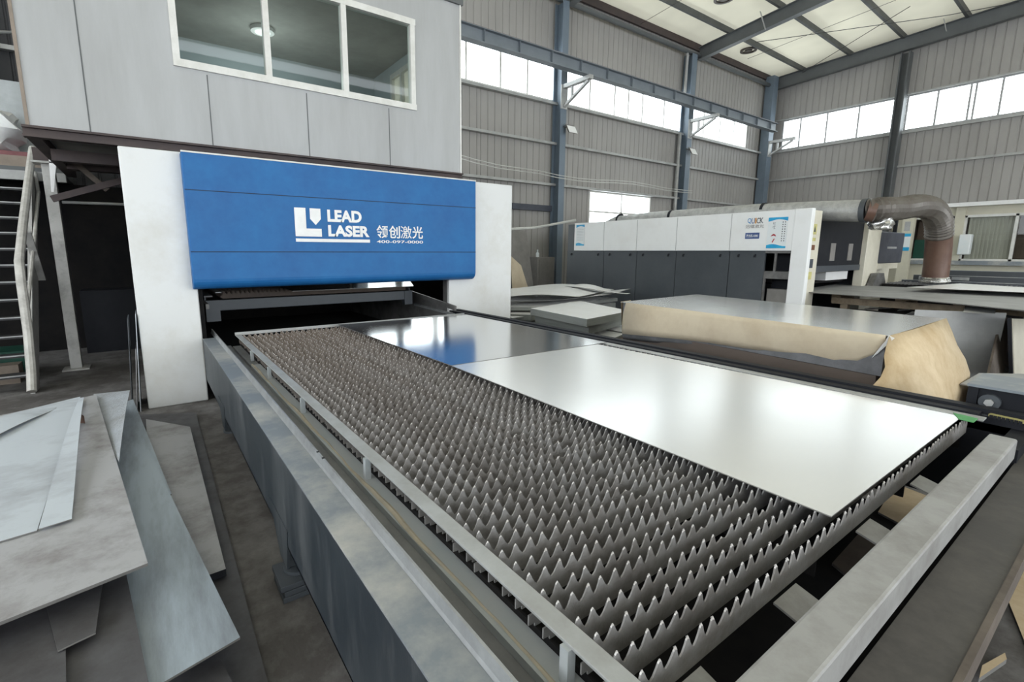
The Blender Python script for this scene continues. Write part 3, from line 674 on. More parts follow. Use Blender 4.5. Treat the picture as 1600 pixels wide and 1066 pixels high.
# hood: extruded profile, flat front rolled under at the bottom
pr = [(5.62, 2.475), (5.45, 2.475)]
pr += [(5.45, 1.27)]
for k in range(1, 7):
    a = k/6*PI/2; pr.append((5.45+0.10*(1-math.cos(a)), 1.27-0.10*math.sin(a)))
pr += [(5.62, 1.165)]
mb = MB(); mb.prism([(0.363, y, z) for y, z in pr], (3.34, 0, 0)); hood = mb.build('hood', lm, 'blue', bevel=0.01)
for z in (2.125, 1.54):
    mb = MB(); mb.box((0.366, 5.4485, z-0.004), (3.70, 5.452, z+0.004)); mb.build('seam', hood, 'seam')
mb = MB(); mb.box((0.363, 5.445, 2.466), (3.703, 5.46, 2.48)); mb.build('top_trim', hood, 'winframe')
YT = 5.446
lg = MB()
def quadL(mb, pts): mb.prism([(x, YT, z) for x, z in pts], (0, -0.002, 0))
quadL(lg, [(1.352, 2.01), (1.470, 2.01), (1.470, 1.792), (1.633, 1.792), (1.633, 1.707), (1.352, 1.707)])
quadL(lg, [(1.514, 2.009), (1.630, 2.009), (1.630, 1.897), (1.572, 1.832), (1.514, 1.897)])
quadL(lg, [(1.352, 1.684), (2.191, 1.684), (2.191, 1.649), (1.352, 1.649)])
lg = lg.build('logo', hood, 'letter')
XD, ZD = (1, 0, 0), (0, 0, 1)
text('lettering', 'LEAD', 0.2, (1.704, 5.4475, 1.873), XD, ZD, 'letter', hood, bold=0.045, fit=(0.396, 0.132))
text('lettering', 'LASER', 0.2, (1.706, 5.4475, 1.711), XD, ZD, 'letter', hood, bold=0.045, fit=(0.483, 0.127))
for k, (ch, bo_) in enumerate((('领', 0.014), ('创', 0.016), ('激', 0.004), ('光', 0.018))):
    text('lettering', ch, 0.2, (2.276+0.1565*k, 5.4475, 1.704), XD, ZD, 'letter', hood, bold=bo_, fit=(0.1485, 0.150))
text('lettering', '400-097-0000', 0.2, (2.276, 5.4475, 1.646), XD, ZD, 'letter', hood, bold=0.012, fit=(0.618, 0.034))
# inside of the machine
mb = MB()
mb.box((0.41, 5.66, 0.15), (0.45, 9.6, 2.44)); mb.build('inner_wall', lm, 'near_black')
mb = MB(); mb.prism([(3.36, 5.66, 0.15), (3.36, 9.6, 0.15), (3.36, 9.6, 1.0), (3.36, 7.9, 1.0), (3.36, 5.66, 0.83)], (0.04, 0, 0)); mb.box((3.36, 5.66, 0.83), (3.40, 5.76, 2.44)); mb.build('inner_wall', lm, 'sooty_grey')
mb = MB(); mb.box((0.45, 9.5, 0.1), (3.36, 9.6, 2.44)); mb.build('back_panel', lm, 'near_black')
mb = MB(); mb.box((-0.09, 5.66, 2.44), (4.40, 9.6, 2.475)); mb.build('top_cover', lm, 'near_black')
mb = MB(); mb.box((0.45, 5.4, 0.30), (3.36, 9.5, 0.34)); mb.build('dark_floor_sheet', lm, 'near_black')
mb = MB(); mb.bar((3.34, 7.9, 1.02), (3.34, 5.40, 0.80), 0.03, 0.06); mb.build('lift_track', lm, 'sooty_grey')
mb = MB(); mb.bar((3.345, 6.6, 0.74), (3.345, 5.45, 0.71), 0.03, 0.03); mb.build('lift_track', lm, 'lip')
mb = MB(); mb.box((0.47, 5.7, 0.95), (0.50, 9.3, 1.0)); mb.build('lift_track', lm, 'sooty_grey')

# ------------------------------------------------------------------ shuttle table in front of it
tb = thing('shuttle_table', 'long grey steel shuttle table frame running out of the blue laser machine', 'table', (0.45, 0.3, 0))
Y0, Y1 = -0.35, 5.57
mb = MB(); mb.box((0.405, Y0, 0.225), (0.417, Y1, 0.655)); mb.box((0.405, Y0, 0.225), (0.47, Y1, 0.235)); mb.build('side_beam', tb, 'beamdark')
mb = MB(); mb.box((0.405, Y0, 0.655), (0.515, Y1, 0.662)); mb.build('top_flange', tb, 'flange')
mb = MB(); mb.prism([(0.513, Y0, 0.655), (0.532, Y0, 0.655), (0.532, Y0, 0.702), (0.524, Y0, 0.702), (0.520, Y0, 0.672)], (0, 5.95+0.35, 0)); mb.build('guide_lip', tb, 'lip')
mb = MB(); mb.box((0.532, Y0, 0.600), (0.622, 5.3, 0.612)); mb.build('drip_tray', tb, 'trough')
mb = MB(); mb.box((0.60, Y0, 0.225), (0.612, Y1-0.3, 0.57)); mb.build('inner_web', tb, 'near_black')
for k in range(2):
    y = 1.9 + 0.075*k
    mb = MB(); mb.box((0.5235, y, 0.699), (0.533, y+0.012, 0.7035)); mb.build('bolt_notch', tb, 'black')
# right beam, dark
mb = MB(); mb.box((3.40, Y0, 0.25), (3.41, Y1, 0.735)); mb.box((3.50, Y0, 0.25), (3.51, Y1, 0.735)); mb.box((3.40, Y0, 0.66), (3.51, Y1, 0.70)); mb.build('side_beam', tb, 'black')
mb = MB(); mb.box((3.345, 0.45, 0.735), (3.41, Y1, 0.755)); mb.box((3.432, Y0, 0.735), (3.50, Y1, 0.765)); mb.build('guide_rail', tb, 'black')
mb = MB(); mb.box((3.41, Y0, 0.72), (3.432, Y1, 0.738)); mb.build('rail_groove', tb, 'charcoal')
# front beam and end plate
mb = MB(); mb.box((0.30, 0.278, 0.655), (3.035, 0.366, 0.75)); mb.build('front_beam', tb, 'front', bevel=0.008)
mb = MB(); mb.box((3.035, 0.27, 0.56), (3.40, 0.34, 0.70)); mb.build('beam_end', tb, 'black')
mb = MB(); mb.box((0.20, 0.146, 0.63), (3.40, 0.275, 0.642)); mb.build('end_plate', tb, 'endplate')
mb = MB(); mb.box((0.20, 0.132, 0.575), (3.40, 0.146, 0.646)); mb.build('end_plate_rim', tb, 'rust')
mb = MB(); mb.box((0.45, 0.28, 0.20), (3.40, 0.34, 0.60)); mb.build('front_web', tb, 'near_black')
mb = MB(); mb.box((0.612, 0.345, 0.08), (3.40, 5.3, 0.095)); mb.build('dark_floor_sheet', tb, 'near_black')  # sheet added over the floor, coloured dark for the shade under the table
# feet under the left beam
for y in (2.16, 4.25):
    lg = MB(); lg.prism([(0.402, y+0.12, 0.10), (0.402, y-0.02, 0.10), (0.402, y-0.08, 0.32), (0.402, y+0.29, 0.32)], (0.012, 0, 0)); lg.box((0.414, y-0.01, 0.10), (0.53, y+0.01, 0.30))
    lo = lg.build('leg', tb, 'beamdark')
    mb = MB(); mb.cyl((0.465, y+0.0, 0.085), (0, 0, 1), 0.075, 0.016, 20); mb.build('foot_pad', lo, 'charcoal')
for y in (2.16, 4.25):
    for x in (3.2,):
        mb = MB(); mb.box((x, y-0.05, 0), (x+0.1, y+0.05, 0.30)); mb.build('leg', tb, 'beamdark')
for i, (dz, dx) in enumerate(((0.0, 0), (0.028, 0.008), (0.057, -0.006))):
    mb = MB(); mb.box((0.36+dx, 2.05, dz), (0.56+dx, 2.24, dz+0.026))
    tag(mb.build('packing_plate', None, 'charcoal', bevel=0.002), ('lowest', 'middle', 'topmost')[i] + ' of the dark packing plates stacked under the table foot', 'metal plate', 'packing plates under the table foot')

# right control end: dark box with a bolt, cable chain
bx = thing('drive_box', 'dark blue-black drive housing with round bolt at the right end of the table', 'housing', (3.75, 0.35, 0.7))
mb = MB(); mb.box((3.605, 0.10, 0.60), (3.95, 0.53, 0.838)); mb.box((3.595, 0.10, 0.60), (3.607, 0.53, 0.70)); mb.build('body', bx, 'black')
mb = MB(); mb.box((3.585, 0.08, 0.838), (3.97, 0.545, 0.852)); mb.build('top_plate', bx, 'flange')
mb = MB(); mb.box((3.588, 0.50, 0.60), (3.605, 0.54, 0.838)); mb.build('end_rib', bx, 'black')
cpt = (3.600, 0.467, 0.779)
mb = MB(); mb.cyl((3.607, cpt[1]-0.015, 0.77), (-1, 0, 0), 0.042, 0.03, 22); bo = mb.build('bolt', bx, 'charcoal')
mb = MB(); mb.cyl((3.580, cpt[1]-0.015, 0.77), (-1, 0, 0), 0.019, 0.022, 6); mb.build('bolt_tip', bo, 'girt')
cc = thing('cable_chain', 'short yellow toothed chain lying on the dark rail below the drive housing', 'chain', (3.53, 0.4, 0.74))
p0, p1 = Vector((3.411, 0.422, 0.745)), Vector((3.396, 0.300, 0.745))
mb = MB(); mb.bar(p0, p1, 0.03, 0.012); mb.build('band', cc, 'yellow')
mb = MB()
for k in range(8):
    q = p0.lerp(p1, (k+0.6)/8.5) + Vector((-0.016, 0, -0.004)); mb.box(q-Vector((0.004, 0.006, 0.008)), q+Vector((0.004, 0.006, 0.008)))
mb.build('tooth', cc, 'black')

# ------------------------------------------------------------------ cutting pallet with its slats
pl = thing('cutting_pallet', 'slatted cutting pallet on the shuttle table under the two bright sheets', 'pallet', (0.62, 0.45, 0.6))
mb = MB(); mb.box((0.655, 0.30, 0.726), (0.706, 5.20, 0.735)); mb.build('side_bar', pl, 'bar', bevel=0.002)
mb = MB(); mb.box((3.262, 0.42, 0.738), (3.335, 5.15, 0.747)); mb.build('side_bar', pl, 'bar', bevel=0.002)
mb = MB(); mb.prism([(0.655, 5.19, 0.725), (3.36, 5.19, 0.725), (3.36, 5.20, 0.725), (0.655, 5.20, 0.725)], (0, 0, 0.03)); mb.build('end_bar', pl, 'bar')
mb = MB(); mb.prism([(0.620, Y0, 0.632), (0.688, Y0, 0.632), (0.688, Y0, 0.640), (0.628, Y0, 0.640), (0.620, Y0, 0.636)], (0, 4.15-Y0, 0)); mb.box((0.620, Y0, 0.58), (0.627, 4.15, 0.632)); mb.build('angle_bar', pl, 'angle')
mb = MB(); mb.box((0.618, 4.16, 0.62), (0.684, 5.12, 0.634)); mb.box((0.618, 4.16, 0.58), (0.626, 5.12, 0.62)); mb.build('angle_bar', pl, 'trough')
rnd = random.Random(5)
mb = MB(); P = []
for k in range(60):
    y = 0.15+k*0.068; c = 0.633+0.003*math.sin(k*0.7)+rnd.uniform(-0.002, 0.002); wv = 0.007*(0.5+0.5*math.sin(k*0.35+1))+0.004
    P.append([(c-wv, y, 0.6405), (c, y, 0.6415+wv*0.5), (c+wv, y, 0.6405)])
mb.grid(P, 'sand'); mb.build('dust_line', pl)
for y in (0.62, 1.75, 2.72, 3.62, 4.3):
    mb = MB(); mb.box((0.645, y-0.012, 0.64), (0.668, y+0.012, 0.727)); mb.build('bar_bracket', pl, 'angle')
mb = MB(); mb.box((0.69, 0.50, 0.56), (0.697, 5.15, 0.655)); mb.box((3.33, 0.50, 0.56), (3.337, 5.15, 0.655)); mb.box((0.69, 5.12, 0.56), (3.337, 5.13, 0.70)); mb.build('inner_frame', pl, 'near_black')
mb = MB()
for x in (1.6, 2.45): mb.box((x, 0.5, 0.56), (x+0.01, 5.12, 0.64))
mb.build('cross_rib', pl, 'near_black')

def slat_mesh(parent, x0, x1, y, ztip, seed, zb=0.075, missing=0.0, ms='slat', mt='tip'):
    """one serrated slat: spire-shaped teeth with beaded tips, 3 mm thick"""
    rnd = random.Random(seed); mb = MB(); T = 0.004; pitch = 0.05
    prof = [(0, -0.036), (0.0075, -0.029), (0.0145, -0.0165), (0.0196, -0.0045), (0.0224, 0.0), (0.0276, 0.0), (0.0304, -0.0045), (0.0355, -0.0165), (0.0425, -0.029)]
    n = int((x1-x0)/pitch)
    mi_s, mi_t = mb.mi(ms), mb.mi(mt)
    top = []
    for k in range(n):
        h = rnd.uniform(-0.004, 0.002); ln = rnd.uniform(-0.003, 0.003); be = rnd.uniform(-0.003, 0.003)
        if rnd.random() < missing: h = -rnd.uniform(0.012, 0.03)
        for j, (u, v) in enumerate(prof):
            g = max(0.0, (v+0.036)/0.036)
            top.append((x0+k*pitch+u+ln*g, be*g, ztip+v+h*g, 1 if j in (3, 4, 5) else 0))
    top.append((x0+n*pitch, 0, ztip-0.036, 0))
    zbm = ztip-zb-0.012
    fr_, bk_ = [], []
    for (x, dy, z, t) in top:
        fr_.append((mb.bm.verts.new((x, y+dy-T/2, z)), mb.bm.verts.new((x, y-T/2, zbm)), t))
        bk_.append((mb.bm.verts.new((x, y+dy+T/2, z)), mb.bm.verts.new((x, y+T/2, zbm)), t))
    for k in range(len(top)-1):
        for a, q in ((fr_, 0), (bk_, 1)):
            vs = (a[k][1], a[k+1][1], a[k+1][0], a[k][0])
            mb.bm.faces.new(vs if q == 0 else vs[::-1]).material_index = mi_s
        f = mb.bm.faces.new((fr_[k][0], fr_[k+1][0], bk_[k+1][0], bk_[k][0])); f.material_index = mi_t if top[k][3] else mi_s
    mb.bm.faces.new((fr_[0][1], fr_[0][0], bk_[0][0], bk_[0][1])).material_index = mi_s
    mb.bm.faces.new((fr_[-1][0], fr_[-1][1], bk_[-1][1], bk_[-1][0])).material_index = mi_s
    mb.box((x0-0.02, y-T/2, zbm+0.01), (x0, y+T/2, ztip-0.050), ms)
    # slag beads on the tips
    for k in range(n):
        c = [t for t in top[k*9+4:k*9+6]]; cx = (c[0][0]+c[1][0])/2; cz = c[0][2]; cy = y+c[0][1]; r = rnd.uniform(0.0032, 0.0052)
        vs = [mb.bm.verts.new((cx+a*r, cy+b*r, cz+d*r*1.3)) for a, b, d in ((1,0,0),(-1,0,0),(0,1,0),(0,-1,0),(0,0,1),(0,0,-1))]
        for q in ((0,2,4),(2,1,4),(1,3,4),(3,0,4),(2,0,5),(1,2,5),(3,1,5),(0,3,5)):
            f = mb.bm.faces.new([vs[i] for i in q]); f.material_index = mi_t; f.smooth = True
    return mb.build('slat', parent)
protos = [slat_mesh(pl, 0.692, 3.33, 0.478, 0.747, 11+k, missing=(0.03 if k else 0.0)) for k in range(4)]
rnd = random.Random(9)
for k in range(82):
    if k < 4: o = protos[k]
    else:
        o = protos[rnd.randrange(4)].copy(); C.objects.link(o); o.parent = pl
    o.location = (rnd.uniform(-0.006, 0.006), k*0.057+(rnd.uniform(-0.004, 0.004) if k else 0), rnd.uniform(-0.002, 0.001))
for (xc, w_) in ((1.33, 0.13), (1.90, 0.13), (2.47, 0.13), (0.86, 0.13)):
    mb = MB(); mb.prism([(xc-w_/2, 0.475, 0.645), (xc+w_/2, 0.475, 0.645), (xc+w_/2, 0.368, 0.615), (xc-w_/2, 0.368, 0.615)], (0, 0, -0.006)); br = mb.build('pallet_bracket', pl, 'front')
    mb = MB(); mb.cyl((xc+0.03, 0.40, 0.624), (0, -0.27, 1), 0.008, 0.006, 8); mb.build('rivet', br, 'girt')

# the two sheets being cut, plus tape
def plate(name, pts, th, mat, label, cat, group=None, edge='edge', parent=None):
    mb = MB(); mb.prism([Vector(p) for p in pts], (0, 0, -th), mat, edge); o = mb.build(name, parent)
    return tag(o, label, cat, group) if label else o
plate('steel_sheet', [(1.641, 0.488, 0.756), (3.215, 0.487, 0.756), (3.16, 2.76, 0.756), (1.70, 2.80, 0.756)], 0.004, 'sheet', 'bright reflective steel sheet on the slats, the nearer of the two', 'metal sheet', 'sheets on the cutting pallet')
plate('steel_sheet', [(1.70, 2.815, 0.756), (3.29, 2.775, 0.756), (3.285, 5.02, 0.756), (1.66, 5.13, 0.756)], 0.004, 'sheet_far', 'shiny steel sheet on the slats, farther, by the machine mouth', 'metal sheet', 'sheets on the cutting pallet')
mb = MB(); mb.prism([(3.242, 0.525, 0.759), (3.140, 0.483, 0.759), (3.134, 0.434, 0.759), (3.227, 0.434, 0.759), (3.239, 0.481, 0.759)], (0, 0, -0.003)); tag(mb.build('tape_strip', None, 'green'), 'piece of green tape at the right front corner of the near sheet', 'tape')

# upper pallet inside the machine
up_ = thing('cutting_pallet', 'raised dark slatted pallet inside the machine under the blue hood', 'pallet', (0.5, 6.3, 0.85))
mb = MB(); mb.box((0.515, 6.28, 0.86), (3.14, 6.34, 0.985)); mb.build('front_beam', up_, 'charcoal', bevel=0.006)
mb = MB(); mb.box((0.515, 6.27, 0.74), (0.66, 6.35, 0.985)); mb.build('corner_foot', up_, 'charcoal')
mb = MB(); mb.box((3.02, 6.27, 0.79), (3.14, 6.35, 0.985)); mb.build('corner_foot', up_, 'charcoal')
mb = MB(); mb.box((0.515, 6.34, 1.02), (0.60, 9.3, 1.035)); mb.build('side_bar', up_, 'trough')
mb = MB(); mb.box((0.64, 6.42, 1.058), (0.70, 9.3, 1.068)); mb.build('side_bar', up_, 'bar')
mb = MB(); mb.box((0.515, 6.34, 0.90), (0.53, 9.3, 1.02)); mb.box((3.12, 6.34, 0.90), (3.14, 9.3, 1.02)); mb.build('side_frame', up_, 'charcoal')
pu = [slat_mesh(up_, 0.71, 3.12, 6.42, 1.075, 41+k, ms='skid', mt='rust') for k in range(2)]  # same slats in darker colours, the shade under the hood painted in
for k in range(24):
    if k < 2: o = pu[k]
    else:
        o = pu[k % 2].copy(); C.objects.link(o); o.parent = up_
    o.location = (rnd.uniform(-0.006, 0.006), k*0.057, 0)
plate('steel_sheet', [(1.386, 5.885, 1.084), (2.956, 5.862, 1.084), (3.500, 7.074, 1.084), (1.469, 7.632, 1.084)], 0.004, 'sheet_far', 'steel sheet lying on raised pallet inside machine', 'metal sheet')

# ------------------------------------------------------------------ scrap sheets piled on the floor at the left
GP = 'scrap sheets piled left of the table'
def scrap(name, pts, th, mat, label, cat='metal sheet', group=GP, bend=None, n=10, edge='edge'):
    """sheet from a quad outline (4 points) with optional bend(u, v) -> dz; solid with thickness"""
    if bend is None: return plate(name, pts, th, mat, label, cat, group, edge)
    A, B, Cc, D = [Vector(p) for p in pts]; mb = MB()
    im, ie = mb.mi(mat), mb.mi(edge)
    top = [[A.lerp(B, j/n).lerp(D.lerp(Cc, j/n), i/n) + Vector((0, 0, bend(j/n, i/n))) for j in range(n+1)] for i in range(n+1)]
    T = [[mb.bm.verts.new(p) for p in r] for r in top]; Bt = [[mb.bm.verts.new(p-Vector((0, 0, th))) for p in r] for r in top]
    for i in range(n):
        for j in range(n):
            for V, q in ((T, 1), (Bt, 0)):
                f = mb.bm.faces.new((V[i][j], V[i][j+1], V[i+1][j+1], V[i+1][j])); f.material_index = im; f.smooth = True
    for k in range(n):
        for a, b in (((0, k), (0, k+1)), ((n, k), (n, k+1)), ((k, 0), (k+1, 0)), ((k, n), (k+1, n))):
            f = mb.bm.faces.new((T[a[0]][a[1]], T[b[0]][b[1]], Bt[b[0]][b[1]], Bt[a[0]][a[1]])); f.material_index = ie
    return tag(mb.build(name, None), label, cat, group)
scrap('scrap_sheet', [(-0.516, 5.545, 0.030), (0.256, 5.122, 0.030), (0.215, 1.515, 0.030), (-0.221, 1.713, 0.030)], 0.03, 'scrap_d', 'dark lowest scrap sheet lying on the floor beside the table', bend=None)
scrap('scrap_sheet', [(-0.129, 4.990, 0.085), (0.176, 4.553, 0.085), (0.172, 2.332, 0.085), (-0.107, 2.316, 0.085)], 0.035, 'scrap_b', 'thick grey scrap plate with a black front edge near the machine tower', edge='black')
scrap('scrap_sheet', [(0.000, 1.791, 0.100), (0.087, 1.757, 0.100), (0.122, 1.557, 0.100), (-0.051, 1.547, 0.100)], 0.01, 'scrap_d', 'dark scrap strip peeking out at the bottom below the long bluish sheet')
scrap('scrap_sheet', [(-0.306, 5.379, 0.160), (-0.221, 5.462, 0.160), (-0.004, 3.133, 0.160), (-0.163, 3.009, 0.160)], 0.006, 'scrap_c', 'short bluish scrap sheet under the far corner of the long bluish sheet')
scrap('scrap_sheet', [(-0.697, 5.089, 0.200), (-0.232, 4.966, 0.200), (0.149, 1.706, 0.200), (-0.272, 1.597, 0.200)], 0.008, 'scrap_c', 'long bluish scrap sheet whose front corner sticks out towards the table', bend=lambda u, v: -0.012*math.sin(v*PI))
scrap('scrap_sheet', [(-0.563, 2.762, 0.225), (-0.210, 2.506, 0.225), (-0.110, 1.589, 0.225), (-0.370, 1.639, 0.225)], 0.006, 'scrap_d', 'dark scrap sheet in the shade below the largest top sheet, left of the bluish one')  # coloured dark for the shade under the top sheet, like the next two
scrap('scrap_sheet', [(-0.878, 2.598, 0.250), (-0.391, 2.394, 0.250), (-0.314, 1.702, 0.250), (-0.667, 1.818, 0.250)], 0.006, 'scrap_d', 'scrap sheet coloured dark for shade at the lower left picture corner')
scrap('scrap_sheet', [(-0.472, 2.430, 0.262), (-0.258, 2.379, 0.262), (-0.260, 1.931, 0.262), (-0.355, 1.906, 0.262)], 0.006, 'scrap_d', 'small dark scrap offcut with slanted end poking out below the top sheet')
S1 = [(-1.644, 4.441, 0.360), (-0.446, 5.001, 0.360), (-0.103, 2.104, 0.360), (-0.856, 1.937, 0.360)]
scrap('scrap_sheet', S1, 0.007, 'scrap_b', 'largest pale scrap sheet spread on top of the pile', bend=None)
S1b = [Vector(p)+Vector((0.0, 0.004, -0.0085)) for p in S1]
scrap('scrap_sheet', S1b, 0.006, 'scrap_b', 'grey scrap sheet directly beneath the largest pale top sheet')
scrap('tread_plate', [(-0.477, 5.164, 0.330), (-0.220, 5.086, 0.340), (-0.233, 3.284, 0.360), (-0.293, 3.651, 0.330)], 0.004, 'treadplate', 'small raised-pattern tread plate curling between top sheet and bluish sheet', bend=lambda u, v: 0.03*u*math.sin(v*PI), n=8)
scrap('scrap_sheet', [(-1.468, 4.354, 0.368), (-0.537, 4.910, 0.372), (-0.490, 2.622, 0.368), (-0.927, 2.551, 0.368)], 0.005, 'scrap', 'white-grey scrap sheet lying flat on the left of the top sheet', bend=lambda u, v: 0.012*u*(1-v)**2 + 0.03*u*u*v*(1-v))
scrap('scrap_strip', [(-0.532, 4.799, 0.400), (-0.500, 4.759, 0.410), (-0.376, 2.632, 0.378), (-0.484, 2.614, 0.376)], 0.004, 'scrap', 'narrow pale scrap strip curling up at its far end on the top sheet', bend=lambda u, v: 0.035*(1-v)*math.sin(v*PI)+0.012*math.sin(v*PI))
scrap('scrap_strip', [(-1.040, 4.425, 0.410), (-0.655, 4.652, 0.385), (-0.659, 4.619, 0.380), (-0.941, 3.929, 0.390)], 0.004, 'scrap', 'pale scrap strip lifted off the pile at the left picture edge', bend=lambda u, v: 0.015*math.sin(u*PI))
scrap('rust_flake', [(-0.501, 4.354, 0.400), (-0.456, 4.207, 0.410), (-0.439, 4.059, 0.400), (-0.487, 4.159, 0.375)], 0.004, 'leaf', 'rust-brown flake beside the curled end of the narrow strip', 'flake', None)
for i, (x, y) in enumerate(((-0.9, 2.6), (-0.7, 4.2))):
    mb = MB(); mb.box((x-0.7, y-0.05, 0.0), (x+0.2, y+0.05, 0.33)); tag(mb.build('timber_bearer', None, 'wood'), ('timber bearer under the scrap pile, nearer the camera', 'timber bearer under the scrap pile, nearer the stairs')[i], 'timber', 'timber bearers under the scrap pile')
# plates leaning on the left tower
for i, (x, z1, ln, mt) in enumerate(((-0.16, 0.95, 0.5, 'scrap'), (-0.19, 0.62, 0.42, 'scrap_b'), (-0.225, 0.92, 0.35, 'charcoal'))):
    mb = MB(); mb.prism([(x-0.02, 5.55, 0), (x-0.02, 5.55+ln, 0), (x+0.03, 5.55+ln, z1), (x+0.03, 5.58, z1)], (0.006, 0, 0))
    tag(mb.build('leaning_plate', None, mt), ('tall pale plate', 'short grey plate', 'outermost dark plate')[i] + ' leaning on the outer side of the left white tower', 'metal plate', 'plates leaning on the left tower')

# ------------------------------------------------------------------ wrapped bundle of sheets
bd = thing('sheet_bundle', 'bundle of bright steel sheets half wrapped in brown paper behind the dark rail', 'bundle', (4.7, 2.2, 0))
TL, TR, FR, FL = Vector((4.277, 3.438, 1.000)), Vector((4.020, 1.012, 1.000)), Vector((5.472, 1.030, 1.000)), Vector((5.888, 3.519, 1.000))
mb = MB(); mb.prism([TL+Vector((0.02, -0.02, -0.006)), TR+Vector((0.02, 0.02, -0.006)), FR+Vector((-0.02, 0.02, -0.006)), FL+Vector((-0.02, -0.02, -0.006))], (0, 0, -0.28)); mb.build('sheet_pack', bd, 'plastic')
mb = MB(); mb.prism([TL, TR, FR, FL], (0, 0, -0.006)); mb.build('top_sheet', bd, 'bundle_top')
mb = MB(); mb.prism([(4.05, 1.06, 0.0), (5.50, 1.06, 0.0), (5.75, 3.38, 0.0), (4.27, 3.38, 0.0)], (0, 0, 0.71)); mb.build('skid', bd, 'skid')
# paper skirt along the long front side, with a wavy hem
hem = [(972,522),(1020,526),(1060,530),(1108,536),(1156,543),(1204,550),(1260,562),(1304,570),(1340,567),(1366,556),(1384,532)]
HEM = [(4.220, 3.353, 0.658), (4.200, 2.949, 0.691), (4.190, 2.654, 0.710), (4.170, 2.331, 0.726), (4.150, 2.042, 0.735), (4.130, 1.783, 0.743), (4.110, 1.513, 0.732), (4.090, 1.321, 0.732), (4.070, 1.179, 0.777), (4.050, 1.086, 0.848), (4.020, 1.028, 0.967)]
rows = []
for k, h in enumerate(HEM):
    t = k/(len(HEM)-1); h = Vector(h); yy = h.y
    u = (TL.y-yy)/(TL.y-TR.y); u = min(max(u, 0), 1)
    top = TL.lerp(TR, u) + Vector((-0.004, 0, 0.002))
    rows.append([top.lerp(h, s) + Vector((-0.02*math.sin(s*PI)-0.006*math.sin(k*2.1+s*5), 0, 0)) for s in (0, 0.15, 0.35, 0.6, 0.8, 1.0)])
mb = MB(); mb.grid(rows, 'paper'); o = mb.build('paper_skirt', bd)
so = o.modifiers.new('solid', 'SOLIDIFY'); so.thickness = 0.004
# paper folded round the far end and the near end
mb = MB(); mb.grid([[TL+Vector((0, 0, 0.002)), Vector(HEM[0])], [TL+Vector((0.25, 0.06, 0.0)), Vector(HEM[0])+Vector((0.2, 0.12, -0.05))]], 'paper_dark'); mb.build('paper_end', bd)
E1 = [TR+Vector((-0.004, 0, 0.003)), TR.lerp(FR, 0.33)+Vector((0, -0.012, 0.0)), TR.lerp(FR, 0.66)+Vector((0, -0.006, 0.0)), FR+Vector((0, -0.004, 0.003))]
E4 = [Vector((3.651, 0.970, 0.722)), Vector((3.835, 0.860, 0.664)), Vector((4.203, 0.770, 0.570)), Vector((5.466, 0.820, 0.466))]
E5 = [p + Vector((0.01, 0.0, -0.12)) for p in E4[:3]] + [Vector((5.396, 0.800, 0.282))]
rows = []
for s in (0, 0.2, 0.4, 0.6, 0.8, 1.0):
    rows.append([a.lerp(b, s) + Vector((-0.03*math.sin(s*PI)*(i == 0), -0.03*math.sin(s*PI)+0.022*math.sin(i*2.0+s*6.0)*math.sin(s*PI), 0.0)) for i, (a, b) in enumerate(zip(E1, E4))])
rows.append(E5)
mb = MB(); mb.grid(rows, 'paper_dark'); o = mb.build('paper_end', bd); so = o.modifiers.new('solid', 'SOLIDIFY'); so.thickness = 0.004
mb = MB(); mb.prism([TR+Vector((-0.01, 0, 0.004)), TR+Vector((-0.006, -0.03, -0.01)), Vector((4.030, 1.062, 0.872)), Vector((4.045, 1.097, 0.828))], (-0.004, 0, 0)); mb.build('paper_fold', bd, 'palesheet')
# grey wrap film hanging below the paper
rows = []
for k, h in enumerate(HEM):
    h = Vector(h); hang = 0.055 + 0.012*math.sin(k*1.7)
    if k > 8: h = h + Vector((0.05, 0, 0.03))
    rows.append([h+Vector((0.03, 0, 0.05)), h+Vector((0.005, 0, 0.0)), h+Vector((0.012+0.01*math.sin(k*2.3), 0, -hang*0.55)), h+Vector((0.03, 0, -hang))])
mb = MB(); mb.grid(rows[:-1], 'plastic'); o = mb.build('wrap_film', bd); so = o.modifiers.new('solid', 'SOLIDIFY'); so.thickness = 0.004

# stacks of grey sheets left of the bundle
def stack(pts, z, th, label, mat='stackgrey', top='palesheet', nm='sheet_stack'):
    mb = MB(); mb.prism(pts, (0, 0, -th), top, mat); o = mb.build(nm, None, None); return tag(o, label, 'sheet stack', 'stacks of sheets beyond the dark rail')
stack([(4.716, 5.467, 0.700), (4.541, 4.168, 0.700), (5.716, 4.414, 0.700), (6.175, 5.863, 0.700)], 0.70, 0.10, 'upper grey-edged stack of pale sheets left of the paper-wrapped bundle')
stack([(4.836, 5.498, 0.590), (4.699, 4.275, 0.590), (5.895, 4.606, 0.590), (6.307, 5.984, 0.590)], 0.59, 0.12, 'lower grey-edged sheet stack under the upper pale stack')
mb = MB(); a = [Vector((4.914, 5.450, 0.460)), Vector((4.987, 4.594, 0.460)), Vector((6.267, 4.956, 0.460)), Vector((6.607, 6.265, 0.460))]; mb.prism(a, (0, 0, -0.455)); tag(mb.build('sheet_skid', None, 'skid'), 'dark skid under the grey-edged sheet stacks', 'skid')
stack([(6.888, 5.665, 0.420), (5.508, 4.819, 0.420), (5.466, 4.041, 0.420), (6.349, 4.032, 0.420)], 0.42, 0.03, 'low pale sheets lying between the grey stack and the paper bundle')
stack([(5.294, 6.923, 0.400), (5.071, 5.120, 0.400), (5.107, 4.181, 0.400), (5.589, 4.351, 0.400), (5.980, 6.912, 0.400)], 0.40, 0.03, 'pale sheet edges lying low just behind the dark rail')
